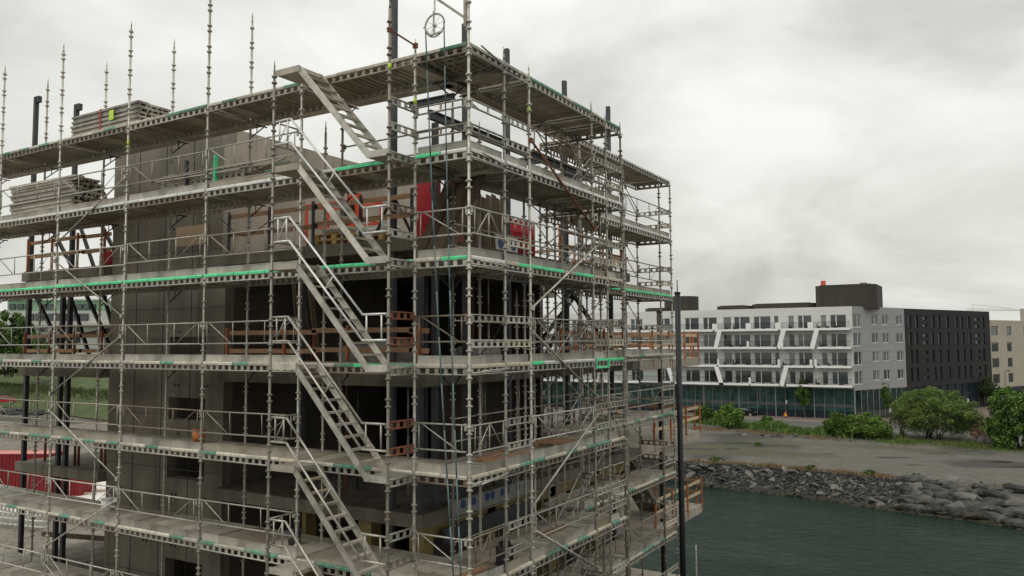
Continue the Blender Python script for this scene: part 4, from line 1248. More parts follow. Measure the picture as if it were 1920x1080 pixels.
for z0_, z1_ in zrows:
    for (xa, xb) in xw:
        w = round(xb - xa, 2); kk = ('aw', w)
        if kk not in _cache:
            f = MB(); t_ = .07
            f.box(0, w, .12, .2, 0, t_); f.box(0, w, .12, .2, 2.15 - t_, 2.15); f.box(0, t_, .12, .2, t_, 2.15 - t_); f.box(w - t_, w, .12, .2, t_, 2.15 - t_)
            if w > 1.6: f.box(w * .33, w * .33 + .16, .12, .2, t_, 2.15 - t_)
            g = MB(); g.box(t_ * .5, w - t_ * .5, .17, .19, t_ * .5, 2.15 - t_ * .5)
            _cache[kk] = (f.mesh('window', 'winframe'), [g.mesh('pane', q_) for q_ in ('glass', 'glass', 'glass_blue', 'glass_pale')])
        fo = obj('window', _cache[kk][0], apt, (xa - P0[0], 0, z0_ - GZ)); obj('pane', random.choice(_cache[kk][1]), fo)
# ground floor: curtain wall with mullions
gz1 = BZ[3] - .05
b = MB(); b.box(XE, P0[0], FY + .02, FY + .12, GZ + .13 + 1.15, gz1 - .25)
part('ground_floor_glass', b, 'glass_teal', apt)
b = MB(); b.box(XE, P0[0], FY + .01, FY + .13, GZ + .13, GZ + .13 + 1.1); part('base_glass', b, 'glass_base', apt)
b = MB(); b.box(XE, P0[0], FY - .02, FY + .12, GZ + 1.95, GZ + 2.45); part('grey_band', b, 'glass_balcony', apt)
b = MB(); b.box(XE, P0[0], FY - .01, FY + .14, gz1 - .26, gz1 - .001); part('soffit_band', b, 'cladding_grey', apt)
xm = P0[0]; k = 0
while xm > -75:
    b = MB(); wv = .11 if k % 4 == 0 else .045
    b.box(xm - wv, xm, FY - .06, FY - .021, GZ + .13, gz1 - .27); part('mullion', b, 'cladding_grey' if k % 4 == 0 else 'joint', apt)
    xm -= 1.55; k += 1
rc = random.Random(3)
xm = -12.0
while xm > -62:                        # pale curtains behind the glass
    w = rc.uniform(.25, .9)
    b = MB(); b.box(xm - w, xm, FY + .004, FY + .016, GZ + 2.47, gz1 - .3); part('curtain', b, 'glass_balcony' if rc.random() < .3 else 'glass_teal', apt); xm -= w + rc.uniform(.4, 2.2)
# balcony bands, parapets, folded links
BD = 1.7
segs = {0: [(1160, 1337), (1340, 1460), (1463, 1597)], 1: [(1160, 1337), (1345, 1402), (1403, 1458), (1465, 1518), (1532, 1597)], 2: [(1160, 1343), (1346, 1462), (1468, 1523), (1527, 1597)], 3: [(1160, 1345), (1346, 1403), (1405, 1460), (1472, 1597)]}
for l, ss in segs.items():
    for (a, c_) in ss:
        xa = at(a, 640, y=FY - BD)[0] if a > 1165 else XE; xb = at(c_, 640, y=FY - BD)[0] if c_ < 1597 else P0[0] - .1
        z = BZ[l]
        b = MB(); b.box(xa, xb, FY - BD + .1, FY - .002, z + .06, z + .26); part('balcony_slab', b, 'cladding_grey', apt)
        b = MB(); b.box(xa, xb, FY - BD, FY - BD + .1, z, z + .36); ms = part('balcony_fascia', b, 'ribbon', apt)
        b = MB(); x = xa + .05
        b.box(xa, xb, FY - BD + .03, FY - BD + .07, z + 1.32, z + 1.37)
        while x < xb:
            b.box(x, x + .035, FY - BD + .03, FY - BD + .065, z + .36, z + 1.32); x += .19 if x > -52 else .6
        part('balcony_railing', b, 'dark_frame', apt)
def fxb(px): return at(px, 640, y=FY - BD)[0]
for (xa, xb, l) in ((1337, 1345, 0), (1455, 1465, 0), (1517, 1527, 0)):
    b = MB(); b.add([(fxb(xa) + i * .75, FY - BD + j, z) for z, i0 in ((BZ[1], 0), (BZ[0], 0)) for i, j in ((0, 0), (1, 0), (1, .45), (0, .45))], [(0, 3, 2, 1), (4, 5, 6, 7), (0, 1, 5, 4), (1, 2, 6, 5), (2, 3, 7, 6), (3, 0, 4, 7)])
    for q in range(4, 8): b.v[q] = (b.v[q][0] + (fxb(xb) - fxb(xa)), b.v[q][1], b.v[q][2])
    part('folded_band', b, 'ribbon', apt)
for (xa, xb) in ((1257, 1248), (1347, 1338), (1458, 1468)):
    b = MB(); b.add([(fxb(xa) + i * .75, FY - BD + j, z) for z in (BZ[3], BZ[2]) for i, j in ((0, 0), (1, 0), (1, .45), (0, .45))], [(0, 3, 2, 1), (4, 5, 6, 7), (0, 1, 5, 4), (1, 2, 6, 5), (2, 3, 7, 6), (3, 0, 4, 7)])
    for q in range(4, 8): b.v[q] = (b.v[q][0] + (fxb(xb) - fxb(xa)), b.v[q][1], b.v[q][2])
    part('folded_band', b, 'ribbon', apt)
for px, l in ((1336, 0), (1399, 0), (1454, 0), (1515, 0), (1400, 1), (1464, 1), (1344, 2), (1457, 2), (1517, 2), (1526, 2), (1402, 3)):
    b = MB(); b.box(fxb(px), fxb(px) + (.9 if l == 0 else .35), FY - BD - .01, FY - BD + .5, BZ[l] + .3, BZ[l] + 1.35); part('balcony_upstand', b, 'ribbon', apt)
for l in range(4):                     # furniture and planters on the balconies, background clutter
    x = fxb(1340)
    while x < P0[0] - 1:
        x += random.uniform(1.0, 2.6)
        if x > P0[0] - 1.2: break
        h = random.uniform(.4, .9); w = random.uniform(.3, .7)
        b = MB(); b.box(x, x + w, FY - 1.2, FY - .7, BZ[l] + .27, BZ[l] + .27 + h * .5); b.box(x, x + .1, FY - 1.2, FY - .7, BZ[l] + .27 + h * .5, BZ[l] + .27 + h)
        part('balcony_chair', b, random.choice(['dark_frame', 'dark_steel', 'leaf_dark', 'timber_dark']), apt)


# side walls in the plane P0 + SD*t: helper working in (t, offset outward, z)
def side_box(b, t0, t1, o0, o1, z0, z1, m=0):
    pts = []
    for t, o_ in ((t0, o0), (t1, o0), (t1, o1), (t0, o1)):
        q = P0 + SD * t + SN * o_; pts.append((q[0], q[1]))
    # order so that the polygon is counter-clockwise
    ar = sum(pts[i][0] * pts[(i + 1) % 4][1] - pts[(i + 1) % 4][0] * pts[i][1] for i in range(4))
    if ar < 0: pts.reverse()
    prism(b, pts, z0, z1, m)


def side_t(px):
    D = CF + CR * (px - 960) / FPX - CU * (640 - 540) / FPX
    A = np.array([[D[0], -SD[0]], [D[1], -SD[1]]])
    s, t = np.linalg.solve(A, P0 - CAM[:2]); return t


def side_z(px, py):
    D = CF + CR * (px - 960) / FPX - CU * (py - 540) / FPX
    A = np.array([[D[0], -SD[0]], [D[1], -SD[1]]])
    s, t = np.linalg.solve(A, P0 - CAM[:2]); return CAM[2] + D[2] * s


def side_wall(parent, t0, t1, zlo, zhi, holes, m, name='side_wall', thick=.3, ref=0.0, course=None):
    """a wall with real rectangular openings; holes are (t0, t1, z0, z1)"""
    b = MB()
    zs = sorted({zlo, zhi} | {h[2] for h in holes} | {h[3] for h in holes})
    if course:
        z = zlo
        while z < zhi: zs.append(z); z += course
        zs = sorted(set(round(z, 3) for z in zs))
    for a, c_ in zip(zs[:-1], zs[1:]):
        if c_ - a < 1e-3: continue
        row = sorted((h[0], h[1]) for h in holes if h[2] <= a + 2e-3 and h[3] >= c_ - 2e-3)
        cur = t0
        for h0, h1 in row:
            if h0 > cur: side_box(b, cur, h0, ref - thick, ref, a + (.012 if course else 0), c_)
            cur = max(cur, h1)
        if cur < t1: side_box(b, cur, t1, ref - thick, ref, a + (.012 if course else 0), c_)
    return part(name, b, m, parent)


def side_window(parent, h, fm, gm, depth=.12, mull=None, lower=False):
    t0, t1, z0, z1 = h; b = MB(); f = .07
    side_box(b, t0, t1, -depth - .08, -depth, z0, z0 + f); side_box(b, t0, t1, -depth - .08, -depth, z1 - f, z1)
    side_box(b, t0, t0 + f, -depth - .08, -depth, z0 + f, z1 - f); side_box(b, t1 - f, t1, -depth - .08, -depth, z0 + f, z1 - f)
    if mull: 
        tm = t0 + (t1 - t0) * mull; side_box(b, tm - .05, tm + .05, -depth - .08, -depth + .01, z0 + f, z1 - f)
    w = part('window', b, fm, parent)
    b = MB(); side_box(b, t0 + f * .5, t1 - f * .5, -depth - .06, -depth - .04, z0 + f * .5, z1 - f * .5)
    part('pane', b, gm, w)
    b = MB(); side_box(b, t0 - .05, t1 + .05, -.02, .05, z0 - .06, z0 - .005); part('sill', b, fm, w)
    return w


wt = [(side_t(1600.5), side_t(1615)), (side_t(1635), side_t(1647)), (side_t(1655), side_t(1667)), (side_t(1681), side_t(1693))]
holes = []
for l, zb0 in enumerate(BZ):
    for i, (a, c_) in enumerate(wt):
        z0_ = zb0 + (.45 if i == 0 else .95); z1_ = zb0 + 2.6
        holes.append((a, c_, z0_, z1_))
WT1 = side_t(1697)
side_wall(apt, .02, WT1, BZ[3] - .55, RZ, holes, 'cladding_grey', ref=0, course=.9)
for h in holes: side_window(apt, h, 'winframe', random.choice(('glass', 'glass', 'glass_blue', 'glass_pale')), mull=.62)
b = MB(); side_box(b, .03, WT1, -.31, -.305, BZ[3] - .5, RZ - .1); part('wall_backing', b, 'joint', apt)
b = MB(); side_box(b, .05, WT1, -.2, -.08, GZ + .13 + 1.15, BZ[3] - .56); part('side_glass', b, 'glass_teal', apt)
b = MB(); side_box(b, .05, WT1, -.2, -.07, GZ + .13, GZ + 1.27); part('side_base', b, 'glass_balcony', apt)
for k in range(9):
    t = .1 + k * WT1 / 9; b = MB(); side_box(b, t, t + .07, -.06, 0.0, GZ + .13, BZ[3] - .56); part('mullion', b, 'cladding_grey', apt)
b = MB(); prism(b, [(XE, FY + .36), (P0[0] - .05, FY + .36), (back[0] - .4, back[1]), (XE, FY + 15)], RZ - .6, RZ - .3); part('roof', b, 'joint', apt)
# roof boxes
def roof_box(px0, px1, py_top, yoff, depth, m='dark_wood', base=RZ - .3, round_=False):
    a = at(px0, py_top, y=FY + yoff); c_ = at(px1, py_top, y=FY + yoff)
    b = MB()
    if round_:
        cx, r_ = (a[0] + c_[0]) / 2, abs(c_[0] - a[0]) / 2
        prism(b, [(cx + r_ * math.cos(t * math.pi / 14), FY + yoff + r_ + r_ * math.sin(t * math.pi / 14)) for t in range(28)], base, a[2])
    else:
        k = .8
        poly = [(a[0] + k, FY + yoff), (c_[0] - k, FY + yoff), (c_[0], FY + yoff + k), (c_[0], FY + yoff + depth), (a[0], FY + yoff + depth), (a[0], FY + yoff + k)]
        prism(b, poly, base, (a[2] + c_[2]) / 2)
        b.box(a[0] + k, c_[0] - k, FY + yoff + .1, FY + yoff + depth - .1, (a[2] + c_[2]) / 2, (a[2] + c_[2]) / 2 + .08)
    return part('roof_box', b, m, apt)


pen = roof_box(1527, 1642, 534, 3.0, 9)
roof_box(1342, 1403, 573.5, 3.0, 6); roof_box(1408, 1526, 569, 4.0, 6); roof_box(1236, 1298, 556.5, 5.0, 8, round_=True); roof_box(1207, 1250, 578, 4.0, 6)
a = at(1543, 533, y=FY + 4); b = MB(); b.box(a[0] - .35, a[0] + .35, FY + 4, FY + 4.7, a[2] - .4, a[2] + .6); part('red_chimney', b, 'orange_red', apt)
a = at(1618, 533, y=FY + 4); b = MB(); b.box(a[0] - .5, a[0] + .5, FY + 4, FY + 5, a[2] - .4, a[2] + .3); part('roof_vent', b, 'concrete_light', apt)

# ------------------------------------------------------------------ dark brick block
dk = thing('brick_block', 'dark grey brick apartment block adjoining the white block', 'apartment block', (back[0], back[1], GZ))
DT0, DT1 = WT1 + .05, side_t(1857)
zr = []
holes = []
for zb0 in BZ:
    for px in (1707, 1719, 1750, 1762, 1778, 1795, 1806, 1818, 1845):
        j = random.choice((0, 0, 1, -1)) * 1.2
        tt = side_t(px + j); w = .5
        holes.append((tt - w, tt + w, zb0 + .4, zb0 + 2.7))
    for px in (1735, 1833):
        tt = side_t(px); 
        for dz in (.6, 1.9): holes.append((tt - .85, tt + .85, zb0 + dz, zb0 + dz + .55))
side_wall(dk, DT0, DT1, BZ[3] - .6, RZ - .05, holes, 'dark_brick', ref=.02)
for h in holes: side_window(dk, h, 'dark_frame', 'glass', .15)
b = MB(); side_box(b, DT0, DT1, -12, -.32, GZ, RZ - .3); part('core_volume', b, 'dark_frame', dk)
b = MB(); side_box(b, DT0 + 1, DT1 - 1, -.25, -.15, GZ + .13, BZ[3] - .61); part('ground_floor_glass', b, 'glass_base', dk)
for k in range(12):
    t = DT0 + 1 + k * (DT1 - DT0 - 2) / 11; b = MB(); side_box(b, t, t + .12, -.14, -.02, GZ + .13, BZ[3] - .61); part('mullion', b, 'dark_frame', dk)
for t0_, t1_ in ((DT0, DT0 + 1), (DT1 - 1, DT1), (side_t(1731), side_t(1741)), (side_t(1828), side_t(1838))):
    b = MB(); side_box(b, t0_, t1_, -.3, .015, GZ, BZ[3] - .62); part('pier', b, 'dark_brick', dk)

# beige block at the right edge
bg_ = thing('beige_block', 'beige rendered apartment block at the right edge of the picture', 'apartment block', (20, 175, GZ))
BT0 = DT1 + 4.0
RO = -.5
zt = side_z(1870, 600)
def bt(px): return side_t(px) * 1.0
holes = []
for (a, c_) in ((1864, 1877), (1893, 1902), (1925, 1937), (1952, 1962)):
    for z0_ in (1.3, -1.95, -5.1, -8.2):
        holes.append((bt(a), bt(c_), z0_ + .2, z0_ + 2.0))
side_wall(bg_, DT1 + .3, DT1 + 60, GZ + 3.3, zt, holes, 'beige', ref=RO)
for h in holes:
    t0_, t1_, z0_, z1_ = h
    b = MB(); side_box(b, t0_, t1_, RO - .2, RO - .14, z0_, z1_); w_ = part('window', b, 'dark_frame', bg_)
    b = MB(); side_box(b, t0_ + .08, t1_ - .08, RO - .139, RO - .13, z0_ + .08, z1_ - .08); part('pane', b, 'glass', w_)
b = MB(); side_box(b, DT1 + .3, DT1 + 60, -16, RO - .31, GZ, zt - .2); part('core_volume', b, 'dark_frame', bg_)
b = MB(); side_box(b, DT1 + .3, DT1 + 60, RO - .3, RO - .2, GZ, GZ + 3.29); part('ground_floor', b, 'glass_base', bg_)
b = MB(); side_box(b, DT1 + 5, DT1 + 6.2, -4, -3, zt - .2, zt + .5); part('roof_vent', b, 'dark_steel', bg_)
a = at(1919, 588, d=190); b = MB(); b.box(a[0] - .6, a[0] + 6, a[1], a[1] + 4, GZ, a[2] + 1.2)
lone('beige_tower', b, 'beige', 'pale yellow block end just showing at the right edge', 'tower', (0, 0, 0))

# construction crane far away on the right
cr_ = thing('tower_crane', 'pale thin tower crane far away above the dark block roof', 'crane', tuple(at(1823, 640, d=700)[:2]) + (GZ,))
a = at(1823, 571, d=700); e1_ = at(1990, 583, d=700); base = at(1823, 640, d=700)
b = MB(); b.tube((a[0], a[1], GZ), (a[0], a[1], a[2]), .55, 4); part('mast', b, 'cladding', cr_)
b = MB()
j0 = at(1812, 581, d=700); b.tube(j0, e1_, .32, 4); b.tube(j0 + np.array([0, 0, 1.4]), e1_ + np.array([0, 0, .8]), .22, 4)
part('jib', b, 'cladding', cr_)
b = MB(); b.tube(a, at(1900, 579, d=700), .12, 4); part('tie', b, 'cladding_grey', cr_)


# ------------------------------------------------------------------ vegetation
def leaves_mesh(name, m, centers, radii, nleaf, size, seed, droop=0.0):
    """many small leaf faces gathered in clumps"""
    r = np.random.default_rng(seed)
    k = len(centers); idx = r.integers(0, k, nleaf)
    c = np.array(centers)[idx]; rad = np.array(radii)[idx]
    d = r.normal(size=(nleaf, 3)); d /= np.linalg.norm(d, axis=1)[:, None]
    rr = r.random(nleaf) ** .45
    p = c + d * (rad * rr[:, None])
    a = r.normal(size=(nleaf, 3)); a /= np.linalg.norm(a, axis=1)[:, None]
    b_ = np.cross(a, r.normal(size=(nleaf, 3))); b_ /= np.linalg.norm(b_, axis=1)[:, None]
    s = size * r.uniform(.6, 1.5, nleaf)[:, None]
    q = np.stack([p - a * s, p + b_ * s * .55, p + a * s, p - b_ * s * .55], 1).reshape(-1, 3)
    me = bpy.data.meshes.new(name)
    me.from_pydata(q.tolist(), [], [(4 * i, 4 * i + 1, 4 * i + 2, 4 * i + 3) for i in range(nleaf)])
    me.materials.append(M[m]); me.update()
    return me


def bush(name, label, cat, base, w, h, m, seed, nleaf=7000, size=.16, stems=7, trunk_h=.2, group=None, m2=None, dense=26, depth=None, low=-.75):
    r = np.random.default_rng(seed)
    t_ = thing(name, label, cat, tuple(base), 0, group)
    depth = depth or w * .8
    cs = []; rs = []
    for i in range(dense):
        th = r.uniform(0, 6.283); ph = r.uniform(low, 1); rr = r.uniform(.45, .92)
        x = math.cos(th) * math.sqrt(max(0, 1 - ph * ph)) * rr * w / 2; y = math.sin(th) * math.sqrt(max(0, 1 - ph * ph)) * rr * depth / 2
        zc_ = trunk_h * h + (h - trunk_h * h) * max(.06, (.42 + .5 * ph * rr))
        cs.append((x, y, zc_)); q = r.uniform(.13, .26); rs.append((w * q, depth * q, h * (1 - trunk_h) * q * .8))
    for i in range(dense):
        th = r.uniform(0, 6.283); ph = r.uniform(-.2, 1); rr = r.uniform(.92, 1.12)
        cs.append((math.cos(th) * math.sqrt(max(0, 1 - ph * ph)) * rr * w / 2, math.sin(th) * math.sqrt(max(0, 1 - ph * ph)) * rr * depth / 2, trunk_h * h + (h - trunk_h * h) * max(.06, .42 + .55 * ph * rr)))
        q = r.uniform(.04, .10); rs.append((w * q, depth * q, h * q * .9))
    if m2 is None and w > 2 and m != 'twig': m2 = 'leaf_olive' if m != 'leaf_olive' else 'leaf'
    obj('crown', leaves_mesh('crown', m, cs, rs, nleaf, size, seed), t_)
    if m2: obj('crown', leaves_mesh('crown', m2, [(c[0], c[1], c[2] * .8) for c in cs], rs, nleaf // 3, size, seed + 1), t_)
    b = MB()
    for i in range(stems):
        c = cs[i % len(cs)]
        p0 = Vector((r.uniform(-.12, .12) * w * (stems > 1), r.uniform(-.1, .1) * depth * (stems > 1), 0)); p2 = Vector((c[0] * .8, c[1] * .8, c[2]))
        p1 = (p0 * .6 + p2 * .4) + Vector((0, 0, h * .12)); rad = .035 * h / 3 + (.06 if stems == 1 else 0)
        b.tube(p0, p1, rad, 6, r2=rad * .7); b.tube(p1, p2, rad * .7, 6, r2=rad * .2)
    obj('trunk' if stems == 1 else 'stems', b.mesh('stems', 'bark'), t_)
    return t_


def street_tree(label, px, pyb, pyt, w, seed, m='leaf', crown0=.35, name='street_tree', y=None, group='young street trees by the apartment block'):
    base = at(px, pyb, z=GZ + .13) if y is None else np.array([at(px, 640, y=y)[0], y, GZ + .13])
    d = float((base - CAM) @ CF); h = (pyb - pyt) / FPX * d
    t_ = thing(name, label, 'tree', tuple(base), 0, group)
    r = np.random.default_rng(seed); cs = []; rs = []
    for i in range(26):
        th = r.uniform(0, 6.28); u = r.random(); rad = w / 2 * math.sin(math.pi * min(.95, u * .85 + .12)) * r.uniform(.3, .9)
        cs.append((rad * math.cos(th), rad * math.sin(th), h * (crown0 + (1 - crown0) * (.06 + .86 * u)))); q = w * r.uniform(.14, .24); rs.append((q, q, q * 1.2))
    obj('crown', leaves_mesh('crown', m, cs, rs, 4200, .13, seed), t_)
    b = MB(); b.tube((0, 0, 0), (.03, 0, h * .5), .10, 8, r2=.07); b.tube((.03, 0, h * .5), (0, .02, h * .92), .07, 6, r2=.015)
    for i in range(0, 20, 2):
        c = Vector(cs[i]); b.tube((0, 0, c.z - .5), c, .03, 5, r2=.008)
    obj('trunk', b.mesh('trunk', 'bark'), t_)


def gbase(px, py, dz=0.0):
    p = at(px, py, z=GZ); p[2] += dz; return p


def wpx(p, n_): return n_ / FPX * float((p - CAM) @ CF)


p = gbase(1752, 822); bush('large_bush', 'large rounded olive-green bush beyond the gravel lot, in front of the dark block', 'bush', p, wpx(p, 142), wpx(p, 90), 'leaf_olive', 11, 30000, .095, 16, .06, m2='leaf_dark', dense=90)
p = gbase(1570, 819); bush('bush', 'upright dark green bush at the edge of the lot, left of the wide bush', 'bush', p, wpx(p, 44), wpx(p, 46), 'leaf', 12, 6500, .12, 6, .05, dense=22)
p = gbase(1628, 822); bush('bush', 'wide low bright green bush in front of the white block corner', 'bush', p, wpx(p, 80), wpx(p, 46), 'leaf_bright', 13, 9000, .12, 6, .02, dense=34)
p = gbase(1368, 803); bush('bush', 'loose green bush beside the black car', 'bush', p, wpx(p, 50), wpx(p, 46), 'leaf_bright', 14, 6000, .13, 6, .1, dense=20)
p = gbase(1326, 793); bush('bush', 'small green bush nearest the scaffold end', 'bush', p, wpx(p, 40), wpx(p, 32), 'leaf', 15, 4500, .13, 6, .1, dense=16)
p = gbase(1905, 842); bush('tree', 'dense green tree cut by the right edge of the picture', 'tree', p, wpx(p, 90), wpx(p, 112), 'leaf_bright', 16, 14000, .17, 8, .03, m2='leaf_dark', dense=46)
p = gbase(1852, 832); bush('bush', 'thin reddish leafless bush between the large bush and the right tree', 'bush', p, wpx(p, 52), wpx(p, 42), 'twig', 17, 2600, .09, 12, .05, dense=18)
p = gbase(1692, 818); bush('bush', 'thin reddish twiggy bush at the left foot of the large bush', 'bush', p, wpx(p, 30), wpx(p, 66), 'twig', 18, 1300, .08, 9, .1, dense=14)
p = gbase(1438, 800); bush('bush', 'small round green shrub in the weeds by the road', 'bush', p, wpx(p, 22), wpx(p, 20), 'leaf_bright', 19, 2200, .11, 4, .02, dense=10)
p = gbase(1832, 808); bush('bush', 'low green shrub behind the reddish bush near the side road', 'bush', p, wpx(p, 70), wpx(p, 26), 'leaf_olive', 20, 3500, .12, 5, .02, dense=16)
street_tree('slender street tree in front of the ground floor glass', 1507, 783, 712, 2.6, 31, 'leaf')
street_tree('slender street tree beside the corner of the white block', 1663, 785, 727, 2.2, 32, 'leaf', name='street_tree')
street_tree('street tree in front of the beige block', 1852, 762, 706, 3.8, 33, 'leaf_dark', .3)
street_tree('street tree seen through the far end of the scaffold', 1215, 768, 712, 2.6, 34, 'leaf')
street_tree('round tree behind the apartment roof', 1322, 640, 577, 9.0, 35, 'leaf', .3, y=190, group=None)


# weeds and grass: uncountable strips
def grass(name, label, pts, count, hmin, hmax, m, seed, spread=1.0, zoff=0.0):
    r = np.random.default_rng(seed); V = []; Fc = []
    pts = np.array(pts); k = len(pts)
    for i in range(count):
        u = r.random() * (k - 1); j = int(u); f = u - j
        c = pts[j] * (1 - f) + pts[min(j + 1, k - 1)] * f + np.array([r.normal() * spread * .6, r.normal() * spread, zoff])
        h = r.uniform(hmin, hmax) * (0.6 + .8 * abs(math.sin(c[0] * .9) * math.cos(c[0] * .37 + 1))); a = r.uniform(0, 6.28); w = h * r.uniform(.12, .3)
        lx, ly = r.normal() * h * .3, r.normal() * h * .3
        o0 = len(V)
        V += [(c[0] - w * math.cos(a), c[1] - w * math.sin(a), c[2] - .05), (c[0] + w * math.cos(a), c[1] + w * math.sin(a), c[2] - .05), (c[0] + lx, c[1] + ly, c[2] + h)]
        Fc.append((o0, o0 + 1, o0 + 2))
    b = MB(); b.add(V, Fc)
    return lone(name, b, m, label, 'grass', (0, 0, 0), kind='stuff')


grass('roadside_weeds', 'tall green weeds along the road edge behind the lot', [gbase(1300, 790), gbase(1400, 799), gbase(1480, 808), gbase(1560, 815), gbase(1660, 818)], 9000, .2, .95, 'leaf', 41, 1.6)
grass('dry_weeds', 'brownish dry weeds in front of the green ones', [gbase(1300, 803), gbase(1380, 808), gbase(1480, 815), gbase(1560, 823)], 2600, .08, .32, 'dry_grass', 42, 1.2)
grass('bush_undergrowth', 'rough grass under the large bush', [gbase(1650, 826), gbase(1750, 830), gbase(1850, 838), gbase(1960, 846)], 9000, .06, .35, 'grass', 43, 1.8)
grass('bank_top_grass', 'thin dry grass along the top of the rock bank', [bank_pt(px_to_s(q), -.06) for q in (1290, 1400, 1500, 1600, 1700, 1800, 1920)], 4500, .06, .28, 'dry_grass', 44, .45)
for q, h in ((1345, .8), (1422, .7), (1520, .6), (1630, .6), (1722, .9), (1775, .4), (1835, .4), (1895, .5)):
    c = bank_pt(px_to_s(q), -.08)
    if q == 1422: c = gbase(1422, 836)
    r = np.random.default_rng(q)
    bush('weed_tuft', 'small green weed tuft on the lot, %s' % {1345: 'leftmost at the top of the rock bank', 1422: 'alone in the middle of the gravel', 1520: 'second from the left at the bank top', 1630: 'third from the left at the bank top', 1722: 'tallest, where the large boulders begin', 1775: 'tiny one above the large boulders', 1835: 'low one above the large boulders', 1895: 'rightmost above the large boulders'}[q], 'weed', c, h * 1.7, h * .6, 'leaf', q, 900, .08, 3, .02, 'weed tufts on the lot', dense=8)
# second row of stones in front of the weeds
b = MB()
sb_ = obj('stone_row', None); bpy.data.objects.remove(sb_)
r = np.random.default_rng(9)
for i in range(46):
    px = r.uniform(1380, 1600); c = gbase(px, 812 + (px - 1380) * .055 + r.uniform(-5, 5)); w = r.uniform(.15, .5)
    obj('field_stone', random.choice(ROCKS_P if r.random() < .3 else ROCKS), ground, c, (r.uniform(-.3, .3), 0, r.uniform(0, 6)), (w * 1.5, w, w))


# ------------------------------------------------------------------ street furniture and vehicles on the right
def lamp_post(px, pyb, pyt, arm_px, label, y=None):
    base = gbase(px, pyb) if y is None else np.array([at(px, 640, y=y)[0], y, GZ])
    d = float((base - CAM) @ CF); h = (pyb - pyt) / FPX * d; ax = arm_px / FPX * d
    t_ = thing('street_lamp', label, 'street lamp', tuple(base), YAW, 'dark curved street lamps')
    b = MB(); b.tube((0, 0, 0), (0, 0, 1.2), .10, 10); b.tube((0, 0, 1.2), (0, 0, h - .6), .06, 8, r2=.05); obj('pole', b.mesh('pole', 'dark_frame'), t_)
    b = MB(); pts = [(ax * (1 - math.cos(t * math.pi / 12)) / 1.0, 0, h - .6 + .6 * math.sin(t * math.pi / 12)) for t in range(7)]
    b.path(pts, .045, 6); obj('arm', b.mesh('arm', 'dark_frame'), t_)
    b = MB(); s_ = 1 if ax > 0 else -1
    b.tube((ax + s_ * .05, 0, h - .06), (ax + s_ * .05, 0, h - .22), .08, 10, r2=.26); b.tube((ax + s_ * .05, 0, h - .22), (ax + s_ * .05, 0, h - .26), .26, 10, r2=.2); obj('lamp_head', b.mesh('lamp_head', 'dark_frame'), t_)
    b = MB(); b.box(-.12, .12, -.1, -.06, 2.3, 2.9); obj('small_sign', b.mesh('small_sign', 'white'), t_)


lamp_post(1475, 783, 709, -6, 'street lamp in front of the ground floor glass, left of the street tree')
lamp_post(1670, 803, 718, -11, 'street lamp standing left of the large bush')
lamp_post(1686, 775, 708, 8, 'street lamp close to the seam of the white and dark blocks')
lamp_post(1887, 765, 694, 8, 'street lamp in front of the beige block')
lamp_post(1816, 780, 735, 0.5, 'short dark post with signs in front of the dark block')
# orange warning lamp sign
c = gbase(1475, 785)
ws = thing('warning_sign', 'small orange triangular road-work sign at the foot of the lamp', 'road sign', (c[0] - .05, c[1] - .6, GZ))
b = MB(); b.tube((0, 0, 0), (0, 0, .5), .03, 6); obj('post', b.mesh('post', 'dark_frame'), ws)
b = MB(); b.add([(-.42, 0, .45), (.42, 0, .45), (0, 0, 1.25), (-.42, .04, .45), (.42, .04, .45), (0, .04, 1.25)], [(0, 1, 2), (5, 4, 3), (0, 3, 4, 1), (1, 4, 5, 2), (2, 5, 3, 0)])
obj('panel', b.mesh('panel', 'orange_red'), ws); ws.rotation_euler = (0, 0, YAW)
b = MB(); b.add([(-.25, -.01, .53), (.25, -.01, .53), (0, -.01, 1.03)], [(0, 1, 2)]); obj('yellow_face', b.mesh('yellow_face', 'yellow'), ws)


